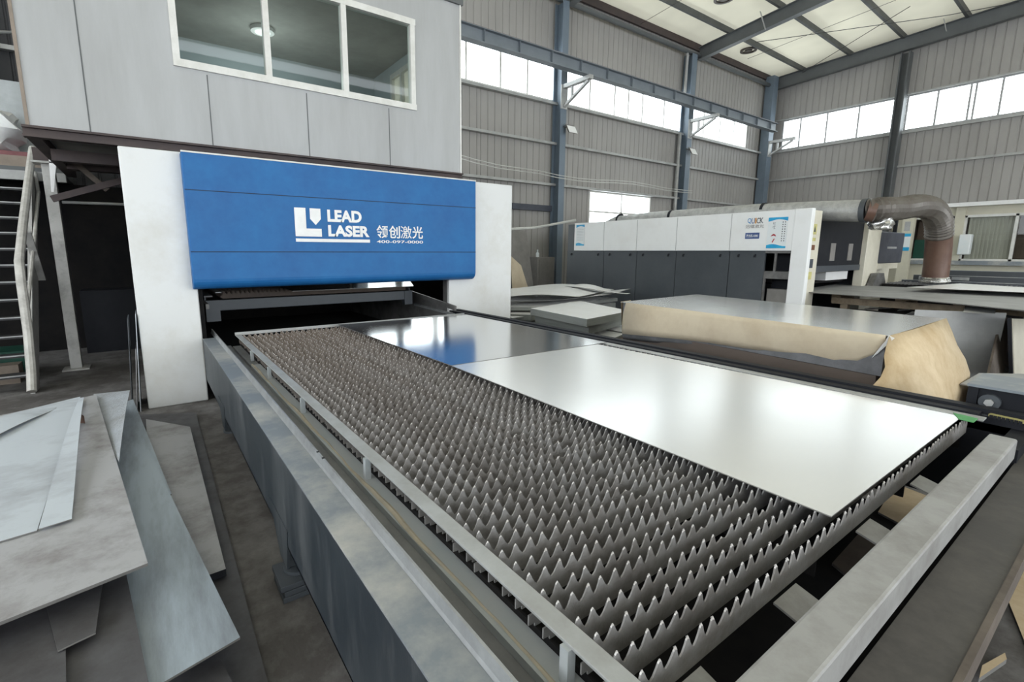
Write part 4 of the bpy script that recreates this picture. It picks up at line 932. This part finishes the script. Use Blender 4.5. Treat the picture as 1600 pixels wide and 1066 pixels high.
mb = MB(); mb.box((4.5, 2.9, 0), (5.4, 5.2, 0.365)); tag(mb.build('sheet_skid', None, 'skid'), 'dark skid under the low pale sheets', 'skid')
# warped sheets behind
def wavy(pts, label, amp, ph, th=0.006, mat='palesheet'):
    return scrap('warped_sheet', pts, th, mat, label, 'metal sheet', 'warped sheets by the second machine', bend=lambda u, v: amp*math.sin(u*PI*1.6+ph)*(0.4+0.6*v), n=14)
wavy([(4.821, 6.489, 0.800), (6.090, 5.787, 0.800), (8.158, 6.745, 0.800), (6.565, 8.248, 0.800)], 'topmost of the warped pale sheets right of white tower', 0.06, -1.0)
wavy([(4.788, 6.534, 0.700), (7.078, 5.918, 0.740), (8.293, 6.431, 0.720), (6.470, 8.126, 0.700)], 'warped pale sheet with a raised edge, second in its stack', 0.07, 2.4)
wavy([(6.980, 7.086, 0.840), (7.018, 5.510, 0.820), (7.413, 5.750, 0.820), (7.266, 7.004, 0.860)], 'thin curled sheet strip on top of the warped sheets', 0.05, 0.4)
stack([(4.749, 6.480, 0.620), (5.470, 5.995, 0.620), (7.783, 6.341, 0.620), (6.965, 8.747, 0.620)], 0.62, 0.06, 'dark-edged stack under the warped sheets right of white tower')
stack([(4.662, 6.360, 0.530), (5.086, 5.877, 0.530), (7.745, 6.352, 0.530), (6.966, 8.747, 0.530)], 0.53, 0.10, 'lowest grey stack right of the white tower')
mb = MB(); mb.box((5.6, 5.9, 0), (7.2, 8.6, 0.43)); tag(mb.build('sheet_skid', None, 'skid'), 'dark skid under the warped sheets', 'skid')
stack([(4.850, 7.171, 0.500), (4.724, 5.924, 0.500), (5.289, 6.014, 0.500), (5.437, 7.015, 0.500)], 0.5, 0.02, 'small pale sheet on the floor side of the right white tower foot')
mb = MB(); mb.box((4.2, 4.5, 0), (4.7, 5.5, 0.478)); tag(mb.build('sheet_skid', None, 'skid'), 'dark block under the small pale sheet at the tower foot', 'skid')

# ------------------------------------------------------------------ the second laser machine
QX = 8.30
qm = thing('laser_cutting_machine', 'white and charcoal laser cutting machine at the far wall with poster on its side', 'machine', (9.9, 5.8, 0))
mb = MB(); mb.box((QX, 3.44, 1.57), (QX+0.10, 8.11, 2.20)); mb.build('upper_band', qm, 'bright_white', bevel=0.008)
for y in (4.42, 5.45, 6.35, 7.22):
    mb = MB(); mb.box((QX-0.002, y-0.005, 1.58), (QX+0.01, y+0.005, 2.19)); mb.build('band_joint', qm, 'winframe_grey')
ed = (8.36, 7.22, 6.35, 5.45, 4.42, 3.83)
for a, b in zip(ed, ed[1:]):
    mb = MB(); mb.box((QX+0.03, b+0.006, 0.12), (QX+0.08, a-0.006, 1.565)); lp = mb.build('lower_panel', qm, 'charcoal', bevel=0.004)
    for y in (a-0.16, b+0.16):
        mb = MB(); mb.tube([(QX+0.032, y, 1.50), (QX+0.01, y, 1.495), (QX+0.005, y, 1.46)], 0.016, 8); mb.build('latch', lp, 'black')
mb = MB(); mb.box((QX+0.05, 8.11, 1.565), (QX+0.10, 8.36, 2.18)); mb.build('end_panel', qm, 'charcoal')
mb = MB(); mb.box((QX+0.10, 3.50, 2.12), (11.8, 8.36, 2.18)); mb.build('top_cover', qm, 'bright_white')
mb = MB(); mb.box((QX+0.085, 8.30, 0.12), (11.8, 8.36, 2.12)); mb.build('back_panel', qm, 'charcoal')
mb = MB(); mb.box((11.7, 3.45, 0.12), (11.8, 8.3, 2.12)); mb.build('side_cover', qm, 'charcoal')
mb = MB(); mb.box((QX-0.01, 3.20, 0.0), (QX+0.10, 3.44, 2.205)); mb.build('corner_post', qm, 'bright_white', bevel=0.01)
mb = MB(); mb.box((QX+0.10, 3.26, 0.0), (8.82, 3.44, 2.19)); mb.build('corner_post', qm, 'cream', bevel=0.01)
# open bay beside the post: shelf and dark inside
mb = MB(); mb.box((QX+0.35, 3.44, 0.1), (QX+0.38, 3.83, 1.57)); mb.build('bay_back', qm, 'black')
mb = MB(); mb.box((QX+0.03, 3.44, 1.12), (QX+0.36, 3.83, 1.24)); mb.box((QX+0.03, 3.66, 1.24), (QX+0.06, 3.69, 1.53)); mb.box((QX+0.02, 3.44, 1.53), (QX+0.1, 3.83, 1.57)); mb.box((QX+0.03, 3.80, 0.1), (QX+0.06, 3.83, 1.12)); mb.build('bay_shelf', qm, 'sooty_grey')
mb = MB(); mb.box((QX+0.12, 3.48, 0.6), (QX+0.30, 3.79, 0.95)); mb.build('bay_unit', qm, 'boxgrey')
# front end
mb = MB(); mb.box((8.82, 3.38, 1.23), (11.05, 3.44, 2.15)); fp = mb.build('front_panel', qm, 'black', bevel=0.006)
mb = MB(); mb.box((8.82, 3.37, 1.22), (11.05, 3.45, 1.32)); mb.build('front_rail', qm, 'charcoal')
for x in (9.62, 10.4):
    mb = MB(); mb.box((x, 3.372, 1.40), (x+0.2, 3.382, 1.70)); mb.build('vent', fp, 'boxgrey')
mb = MB(); mb.box((11.05, 3.30, 0.0), (11.75, 3.46, 2.15)); mb.build('corner_post', qm, 'cream', bevel=0.01)
mb = MB(); mb.prism([(11.2, 3.28, 0.9), (11.95, 3.28, 0.9), (11.75, 3.28, 1.15), (11.4, 3.28, 1.15)], (0, -0.1, 0)); mb.build('post_foot', qm, 'sooty_grey')
mb = MB(); mb.box((8.9, 3.6, 1.0), (11.0, 8.2, 1.03)); mb.build('cutting_bed', qm, 'near_black')
mb = MB(); mb.box((9.9, 3.5, 1.05), (10.9, 3.9, 1.20)); mb.build('bed_cover', qm, 'palesheet')
# decals on the post
for z0, z1, mt in ((1.82, 1.98, 'sticker'), (1.72, 1.77, 'sticker'), (1.58, 1.66, 'brownlabel'), (1.30, 1.44, 'ink'), (1.12, 1.24, 'sticker')):
    mb = MB(); mb.box((8.52, 3.256, z0), (8.66, 3.261, z1)); mb.build('decal', qm, mt)
mb = MB(); mb.prism([(8.555, 3.2555, 1.86), (8.625, 3.2555, 1.86), (8.59, 3.2555, 1.95)], (0, -0.002, 0)); mb.build('decal', qm, 'ink')
# logo and lettering on the side band (read along -Y)
QN, QZ = (0, -1, 0), (0, 0, 1); QF = QX-0.0015
def qy(p): return p[1]
a, b = (8.300, 4.149, 2.011), (8.300, 3.893, 2.101)
W_ = a[1]-b[1]; H_ = b[2]-a[2]
cols = ('inkcyan', 'inkblue', 'inkorange', 'ink', 'ink')
y = a[1]
for ch, mt, wf in zip('QUICK', cols, (0.25, 0.21, 0.11, 0.2, 0.23)):
    text('lettering', ch, 0.1, (QF, y, a[2]), QN, QZ, mt, qm, bold=0.01, fit=(W_*wf*0.92, H_)); y -= W_*wf
a, b = (8.300, 4.174, 1.938), (8.300, 3.883, 1.994)
text('lettering', '迅镭激光', 0.1, (QF, a[1], a[2]), QN, QZ, 'boxgrey', qm, bold=0.004, fit=(a[1]-b[1], b[2]-a[2]))
a, b = (8.300, 4.168, 1.765), (8.300, 3.941, 1.863)
mb = MB(); mb.box((QF-0.002, b[1], a[2]), (QF+0.001, a[1], b[2])); mb.build('model_sign', qm, 'inkblue')
text('lettering', '激光机-X080', 0.1, (QF-0.003, a[1]-0.02, a[2]+0.025), QN, QZ, 'letter', qm, bold=0.015, fit=(a[1]-b[1]-0.04, b[2]-a[2]-0.05))
def poster(name, y0, y1, z0, z1, label, skew=0.0, fig=True):
    t = thing(name, label, 'poster', (QX-0.01, (y0+y1)/2, z0))
    q = lambda u, v, d: (QX-0.004-d, y0+(y1-y0)*u+skew*(1-v), z0+(z1-z0)*v)
    mb = MB(); mb.prism([q(0, 0, 0), q(1, 0, 0), q(1, 1, 0), q(0, 1, 0)], (-0.003, 0, 0)); mb.build('sheet', t, 'poster')
    for lo, hi in ((0.0, 1), (1.0, -1)):
        mb = MB()
        pts = [q(u/10, lo+hi*(0.10+0.035*math.sin(u/10*5.0+(0 if hi > 0 else 2))), 0.0035) for u in range(11)]
        mb.prism([q(0, lo, 0.0035)] + pts + [q(1, lo, 0.0035)], (-0.001, 0, 0))
        mb.build('wave_band', t, 'posterblue')
    if fig:
        mb = MB()
        mb.prism([q(0.19, 0.38, 0.0035), q(0.25, 0.44, 0.0035), q(0.34, 0.47, 0.0035), q(0.43, 0.44, 0.0035), q(0.47, 0.38, 0.0035), q(0.33, 0.41, 0.0035)], (-0.001, 0, 0))
        mb.prism([q(0.27, 0.20, 0.0035), q(0.36, 0.31, 0.0035), q(0.42, 0.31, 0.0035), q(0.32, 0.18, 0.0035)], (-0.001, 0, 0))
        mb.build('red_figure', t, 'posterred')
        mb = MB()
        for (u, v, s) in ((0.30, 0.78, 0.09), (0.30, 0.66, 0.09)):
            for du, dv, w_, h_ in ((0, 0.035, 1, 0.2), (0, -0.035, 1, 0.2), (-0.4, 0, 0.2, 1), (0.4, 0, 0.2, 0.8)):
                mb.prism([q(u+du*s, v+dv, 0.0035), q(u+du*s+s*w_, v+dv, 0.0035), q(u+du*s+s*w_, v+dv+0.06*h_, 0.0035), q(u+du*s, v+dv+0.06*h_, 0.0035)], (-0.001, 0, 0))
        for uu in (0.74, 0.86):
            for k in range(9):
                v = 0.82-k*0.075; mb.prism([q(uu, v, 0.0035), q(uu+0.045, v, 0.0035), q(uu+0.045, v+0.035, 0.0035), q(uu, v+0.035, 0.0035)], (-0.001, 0, 0))
        mb.build('text_marks', t, 'ink')
    else:
        mb = MB()
        for k in range(9):
            v = 0.84-k*0.075; mb.prism([q(0.1, v, 0.0035), q(0.88, v, 0.0035), q(0.88, v+0.012, 0.0035), q(0.1, v+0.012, 0.0035)], (-0.001, 0, 0))
        mb.build('text_marks', t, 'winframe_grey')
    return t
a, b = (8.300, 3.817, 1.610), (8.300, 3.557, 2.073)
poster('poster', a[1]-0.0, b[1]-0.03, a[2], b[2]+0.02, 'white poster with blue wave borders and red figure on side of far machine')
a, b = (8.300, 8.046, 1.686), (8.300, 7.789, 2.158)
poster('notice_sheet', a[1], b[1], a[2], b[2], 'pale notice sheet at the left end of the far machine white band', fig=False)

# duct on top of it, elbow hose down to the table
dc = thing('exhaust_duct', 'long grey insulated exhaust duct lying on top of the far white machine', 'duct', (9.2, 5, 2.2))
mb = MB(); mb.tube([(9.15, 7.9, 2.22), (9.15, 7.6, 2.27), (9.2, 6.6, 2.28), (9.2, 5.5, 2.27), (9.2, 4.5, 2.26), (9.2, 3.5, 2.22), (9.2, 2.85, 2.18)], 0.15, 18, rad=[0.05, 0.10, 0.13, 0.14, 0.15, 0.16, 0.17]); mb.build('foil_sleeve', dc, 'duct')
for y in (7.55, 6.2, 4.35):
    mb = MB(); mb.tube([(9.2, y, 2.27), (9.2, y-0.05, 2.27)], 0.150, 18); mb.build('clamp', dc, 'black')
mb = MB(); mb.tube([(9.2, 2.87, 2.18), (9.2, 2.80, 2.18)], 0.185, 20); mb.build('end_collar', dc, 'charcoal')
hs = thing('flex_hose', 'brown-grey flexible hose bending from the duct end down to the far machine table', 'hose', (10.8, 2.2, 1.0))
ctrl = [Vector((9.2, 2.80, 2.18)), Vector((9.3, 2.68, 2.20)), Vector((10.032, 2.640, 2.243)), Vector((10.650, 2.580, 2.312)), Vector((11.284, 2.530, 2.288)), Vector((11.681, 2.500, 2.106)), Vector((11.883, 2.500, 1.829)), Vector((11.999, 2.500, 1.484)), Vector((12.041, 2.500, 1.190)), Vector((12.058, 2.500, 1.011))]
def catmull(P, n):
    out = []
    for k in range(len(P)-1):
        p0, p1, p2, p3 = P[max(k-1, 0)], P[k], P[k+1], P[min(k+2, len(P)-1)]
        for j in range(n):
            t = j/n; out.append(0.5*((2*p1)+(p2-p0)*t+(2*p0-5*p1+4*p2-p3)*t*t+(3*p1-p0-3*p2+p3)*t*t*t))
    out.append(P[-1]); return out
path = catmull(ctrl, 10); nr = len(path); cut = int(nr*0.66)
mb = MB(); mb.tube(path[:cut+1], 0.15, 18, rad=[0.155+0.03*k/cut+0.022*(k % 2) for k in range(cut+1)], smooth=False); mb.build('corrugated_tube', hs, 'hose')
mb = MB(); mb.tube(path[cut:-6], 0.19, 18); mb.build('taped_section', hs, 'hose_brown')
mb = MB(); mb.tube(path[-7:], 0.15, 18, rad=[0.19+0.014*(k % 2) + 0.006*k for k in range(7)]); mb.build('hose_end', hs, 'foil')
mb = MB(); mb.tube([(9.16, 2.80, 2.18), (9.2, 2.70, 2.16)], 0.16, 16); mb.build('copper_ring', hs, 'hose_brown')
blob('foil_wrap', (9.45, 2.68, 1.98), (0.20, 0.14, 0.10), 'foil', 'crumpled silver foil under the end of the exhaust duct', 'foil', 8)

# hanging control screen and post beyond
sc_ = thing('control_panel', 'dark hanging control panel right of the far machine corner post', 'panel', (12.4, 3.4, 1.4))
mb = MB(); mb.box((11.7, 3.30, 1.33), (13.15, 3.5, 1.95)); mb.build('housing', sc_, 'navy', bevel=0.02)
mb = MB(); mb.box((11.75, 3.29, 1.22), (12.9, 3.31, 1.33)); mb.build('keyboard_shelf', sc_, 'cream')
mb = MB(); mb.box((12.78, 3.36, 1.95), (12.84, 3.42, 2.35)); mb.build('hanger', sc_, 'black')
mb = MB(); mb.box((12.15, 3.292, 1.62), (12.7, 3.299, 1.66)); mb.build('marking', sc_, 'winframe_grey')
mb = MB(); mb.box((12.0, 3.55, 0), (13.4, 3.75, 1.9)); tag(mb.build('electric_cabinet', None, 'cream'), 'cream electric cabinet standing behind the hanging control panel', 'cabinet')

# table of the second machine: dark rails with small blocks
qt = thing('shuttle_table', 'dark shuttle table with long rails in front of the far machine', 'table', (11, 1.5, 0.5))
mb = MB(); mb.box((11.6, -2.5, 0.90), (14.6, 3.15, 0.95)); mb.build('table_bed', qt, 'near_black')
for x, z1 in ((12.55, 1.00), (13.3, 1.08), (14.3, 1.16)):
    mb = MB(); mb.box((x, -3.0, 0.55), (x+0.15, 3.1, z1)); mb.build('guide_rail', qt, 'charcoal')
    mb = MB(); mb.box((x, -3.0, z1), (x+0.03, 3.1, z1+0.008)); mb.build('rail_edge', qt, 'flange')
for y in (2.75, 2.25, 0.9, 0.3):
    mb = MB(); mb.box((13.25, y, 1.0), (13.29, y+0.25, 1.06)); mb.build('stop_block', qt, 'flange')
mb = MB()
rnd = random.Random(21)
for k in range(50):
    yb = 3.1-k*0.055
    for j in range(22):
        x = 11.65+j*0.04; h = rnd.uniform(0.012, 0.03); mb.prism([(x, yb, 0.95), (x+0.04, yb, 0.95), (x+0.022, yb, 0.95+h), (x+0.018, yb, 0.95+h)], (0, 0.006, 0))
so_ = mb.build('slat_teeth', qt, 'trough'); so_['kind'] = 'stuff'
mb = MB(); mb.box((11.6, -2.5, 0.3), (11.66, 3.15, 0.90)); mb.build('side_beam', qt, 'near_black')
mb = MB(); mb.box((14.5, -2.5, 0.3), (14.6, 3.15, 0.9)); mb.build('side_beam', qt, 'near_black')
for x in (11.66, 14.4):
    for y in (-2.0, 2.6):
        mb = MB(); mb.box((x, y, 0), (x+0.1, y+0.1, 0.90)); mb.build('leg', qt, 'charcoal')
plate('steel_sheet', [(10.073, 2.416, 0.990), (10.208, 1.153, 0.990), (10.168, 0.581, 0.990), (11.357, 0.658, 0.990), (12.164, 2.171, 0.990)], 0.006, 'palesheet', 'long pale sheet on the far machine table right of the hose foot', 'metal sheet')

# big sheet on timber pallets in front of that table
plate('steel_sheet', [(9.218, 3.577, 0.920), (8.647, 3.323, 0.920), (8.544, 2.004, 0.920), (7.853, 0.768, 0.920), (7.696, 0.108, 0.920), (10.651, 0.284, 0.920), (11.338, 2.010, 0.920), (11.268, 3.791, 0.920)], 0.012, 'leangrey', 'wide grey sheet laid over timber pallets before the far machine', 'metal sheet')
def pallet(x, y, z, lx, ly, label):
    t = thing('timber_pallet', label, 'pallet', (x, y, 0), 'timber pallets before the far machine')
    mb = MB()
    for k in range(5): mb.box((x+k*lx/5, y, z-0.03), (x+k*lx/5+lx/7, y+ly, z))
    mb.build('deck_board', t, 'wood')
    for yy in (y, y+ly/2-0.04, y+ly-0.08):
        mb = MB(); mb.box((x, yy, z-0.14), (x+lx, yy+0.08, z-0.03)); mb.build('stringer', t, 'wood')
    for yy in (y, y+ly/2-0.04, y+ly-0.08):
        for xx in (x, x+lx-0.1):
            mb = MB(); mb.box((xx, yy, 0), (xx+0.1, yy+0.1, z-0.14)); mb.build('leg', t, 'wood')
mb_ = None
fp_ = thing('timber_pallet', 'long weathered timber pallet frame under the wide grey sheet', 'pallet', (8.6, 2.3, 0), 'timber pallets before the far machine')
mb = MB(); mb.bar((9.112, 3.082, 0.780), (9.082, 1.540, 0.780), 0.05, 0.10); mb.build('side_board', fp_, 'wood')
for k, t in enumerate((0.03, 0.56, 0.97)):
    p = Vector((9.138, 3.097, 0.840)).lerp(Vector((9.090, 1.549, 0.840)), t)
    mb = MB(); mb.box((p.x, p.y-0.06, 0.74), (p.x+0.6, p.y+0.06, 0.907)); mb.build('cross_block', fp_, 'wood')
for t in (0.1, 0.9):
    p = Vector((9.112, 3.082, 0.780)).lerp(Vector((9.082, 1.540, 0.780)), t)
    mb = MB(); mb.box((p.x+0.03, p.y-0.05, 0), (p.x+0.13, p.y+0.05, 0.74)); mb.build('leg', fp_, 'wood')
fp_ = thing('timber_pallet', 'timber pallet under the wide grey sheet at the right picture edge', 'pallet', (8.3, 0.5, 0), 'timber pallets before the far machine')
mb = MB(); mb.bar((9.148, 1.242, 0.780), (8.958, 0.767, 0.780), 0.05, 0.06); mb.build('side_board', fp_, 'wood')
p = Vector((9.224, 0.953, 0.780)); mb = MB(); mb.box((p.x, p.y-0.05, 0.0), (p.x+0.6, p.y+0.05, 0.907)); mb.build('cross_block', fp_, 'wood')
mb = MB(); mb.box((9.7, 0.2, 0), (11.3, 3.1, 0.30)); tag(mb.build('skid_frame', None, 'skid'), 'dark low skid in the shade below the wide grey sheet', 'skid')
for i, (p, lab) in enumerate((([(9.808, 2.856, 0.620), (10.944, 2.552, 0.620), (10.361, 2.595, 0.620), (9.605, 2.777, 0.620)], 'thin pale offcut on the skid below the timber pallet, the left of two'), ([(10.065, 2.468, 0.620), (10.486, 2.400, 0.620), (10.206, 2.373, 0.620), (9.826, 2.423, 0.620)], 'thin pale offcut on the skid below the timber pallet, the right of two'))):
    plate('offcut', p, 0.006, 'palesheet', lab, 'offcut')
mb = MB(); mb.box((8.6, 2.1, 0), (9.65, 3.1, 0.613)); tag(mb.build('offcut_bin', None, 'rust'), 'rusty bin of offcuts between bundle and timber pallet', 'bin')

# grey sheets leaning between the bundle and the pallets
LA, LB, LC = Vector((7.860, 1.766, 0.840)), Vector((8.358, 1.049, 0.840)), Vector((8.297, 1.064, 0.020))
plate('leaning_sheet', [LA, LB, LC, LA+(LC-LB)], 0.006, 'leangrey', 'large matte grey sheet leaning beside the right end of the paper bundle', 'metal sheet')
plate('leaning_sheet', [(10.165, 1.706, 0.885), (10.240, 1.415, 0.885), (8.086, 1.105, 0.846), (7.939, 1.348, 0.846)], 0.006, 'leangrey', 'narrow grey strip bridging the wide sheet and the leaning sheet', 'metal sheet')
plate('leaning_sheet', [(7.997, 1.825, 0.800), (8.018, 1.580, 0.800), (8.171, 1.580, 0.740), (8.113, 1.917, 0.740)], 0.006, 'leangrey', 'small pale offcut with stepped edge behind the bundle corner', 'metal sheet')
mb = MB(); mb.prism([(8.024, 0.950, 0.809), (11.173, 0.950, 0.541), (11.477, 0.850, -0.446), (7.981, 0.850, 0.148)], (0, 0.01, 0)); tag(mb.build('cream_board', None, 'cream'), 'cream board leaning upright at the right picture edge', 'board')
mb = MB(); mb.bar((7.940, 0.970, 0.820), (7.960, 0.870, 0.131), 0.03, 0.03, upv=(0, 1, 0)); tag(mb.build('dark_stake', None, 'black'), 'dark upright stake along the left edge of the cream board', 'stake')
mb = MB(); mb.prism([(8.894, 1.150, 0.750), (9.461, 1.150, 0.681), (8.129, 0.950, 0.103), (7.223, 0.950, 0.255)], (0, 0.02, 0)); tag(mb.build('rusty_plate', None, 'rust'), 'rusty dark plate in the gap between leaning grey sheet and cream board', 'metal plate')

mb = MB(); mb.box((4.9, -0.6, 0), (7.5, 0.55, 0.52)); tag(mb.build('work_bench', None, 'rust'), 'low rusty steel bench behind the drive housing', 'bench')
plate('steel_sheet', [(5.061, 0.809, 0.550), (5.052, 0.417, 0.550), (6.087, 0.459, 0.550), (5.660, 0.803, 0.550)], 0.008, 'leangrey', 'grey sheet lying flat behind the drive housing', 'metal sheet')

# ------------------------------------------------------------------ office front under the gable wall
WX = XW-0.02
of = thing('gatehouse_office', 'cream office front with sliding windows along the gable wall', 'office', (WX, 1.0, 0))
mb = MB()
for a, b, za, zb in ((5.9, -6, 2.72, 3.05), (5.9, 5.35, 0, 2.72), (5.35, -6, 0, 1.28), (4.28, 4.05, 1.28, 2.72)): mb.box((WX-0.02, b, za), (WX+0.05, a, zb))
mb.build('wall_panel', of, 'officecream')
mb = MB(); mb.box((WX-0.35, -6, 3.0), (WX-0.02, 4.6, 3.12)); mb.build('header_light_box', of, 'letter')
mb = MB(); mb.box((WX-0.25, -6, 1.15), (WX-0.02, 5.4, 1.28)); mb.build('sill', of, 'flange')
mb = MB(); mb.box((WX-0.10, 4.05, 1.28), (WX-0.02, 4.28, 3.0)); mb.build('pilaster', of, 'officecream')
mb = MB(); mb.box((WX+1.2, -6, 0.0), (WX+1.3, 5.6, 3.0)); mb.box((WX+0.05, 5.5, 0.0), (WX+1.2, 5.6, 3.0)); mb.box((WX+0.05, -6.1, 0), (WX+1.3, -6, 3.0)); mb.box((WX+0.05, -6, 2.95), (WX+1.3, 5.6, 3.02)); mb.build('room_back', of, 'officedark')
mb = MB()
for y in (5.33, 4.30, 4.03, 2.9, 2.2, 1.2, 0.0): mb.box((WX-0.06, y-0.035, 1.28), (WX+0.04, y+0.035, 2.72))
mb.box((WX-0.06, -6, 2.66), (WX+0.04, 5.35, 2.74)); mb.box((WX-0.06, -6, 1.26), (WX+0.04, 5.35, 1.34)); wf = mb.build('window_frame', of, 'winframe')
mb = MB(); mb.face([(WX+0.02, 3.98, 1.3), (WX+0.02, -6, 1.3), (WX+0.02, -6, 2.7), (WX+0.02, 3.98, 2.7)]); mb.build('pane', wf, 'glass')
mb = MB()
for k in range(24):
    y = 3.95-k*0.045; mb.box((WX+0.06+0.015*(k % 2), y-0.045, 1.32), (WX+0.075+0.015*(k % 2), y, 2.68))
mb.build('curtain', of, 'curtain')
mb = MB(); mb.box((WX+0.3, 4.35, 1.3), (WX+0.34, 5.3, 1.98)); tag(mb.build('green_board', None, 'green_dark'), 'dark green board seen through the left office window', 'board')
mb = MB(); mb.box((WX+0.5, 4.7, 1.3), (WX+0.6, 5.3, 2.6)); tag(mb.build('brown_cupboard', None, 'officedark'), 'brown cupboard inside the left office window', 'cupboard')
a, b = (21.500, 4.039, 1.477), (21.500, 3.750, 2.117)
mb = MB(); mb.box((21.5, b[1], a[2]), (21.75, a[1], b[2])); tag(mb.build('air_unit', None, 'poster', bevel=0.03), 'rounded pale grey unit hung at the office window left of the curtain', 'unit')
mb = MB(); mb.box((21.75, b[1]+0.1, a[2]+0.1), (WX-0.02, a[1]-0.1, b[2]-0.1)); tag(mb.build('unit_bracket', None, 'charcoal'), 'dark bracket behind the rounded pale unit', 'bracket')
t = thing('notice_sheet', 'white and blue notice on the pale pillar left of the office window', 'notice', (21.5, 5.3, 1.6))
mb = MB(); mb.box((21.49, 5.235, 1.60), (21.498, 5.40, 2.18)); mb.build('sheet', t, 'poster')
for z0, z1 in ((2.08, 2.18), (1.60, 1.72)):
    mb = MB(); mb.box((21.485, 5.235, z0), (21.489, 5.40, z1)); mb.build('blue_band', t, 'posterblue')
mb = MB(); mb.box((21.49, 5.29, 2.27), (21.5, 5.44, 2.58)); tag(mb.build('notice_sheet', None, 'winframe_grey'), 'small grey notice above the white and blue notice', 'notice')
mb = MB(); mb.box((21.5, 5.20, 0.0), (21.7, 5.50, 3.0)); tag(mb.build('pillar', None, 'officecream'), 'pale square pillar with two notices beside the office window', 'pillar')

# ------------------------------------------------------------------ litter on the floor under the table
GL = 'cardboard scraps under the table end'
plate('cardboard_scrap', [(3.246, 0.754, 0.110), (3.751, 0.806, 0.110), (3.703, 0.609, 0.110), (3.172, 0.592, 0.110)], 0.012, 'paper_dark', 'tan cardboard scrap on the floor seen between slats and front beam', 'cardboard', GL)
plate('cardboard_scrap', [(2.511, 0.720, 0.110), (2.939, 0.740, 0.110), (2.949, 0.598, 0.110), (2.452, 0.626, 0.110)], 0.012, 'rust', 'dark brown scrap of cardboard on the floor behind the front beam', 'cardboard', GL)
plate('cardboard_sheet', [(3.235, 0.273, 0.010), (4.324, 0.217, 0.010), (3.745, -0.081, 0.010), (2.422, 0.033, 0.010)], 0.01, 'paper_dark', 'stained cardboard sheet on the floor at the lower right corner', 'cardboard', GL)
plate('cardboard_strip', [(2.420, 0.199, 0.030), (2.573, 0.162, 0.030), (2.536, 0.152, 0.030), (2.333, 0.193, 0.030)], 0.02, 'paper_dark', 'narrow cardboard strip beside the end plate at the lower right', 'cardboard', GL)
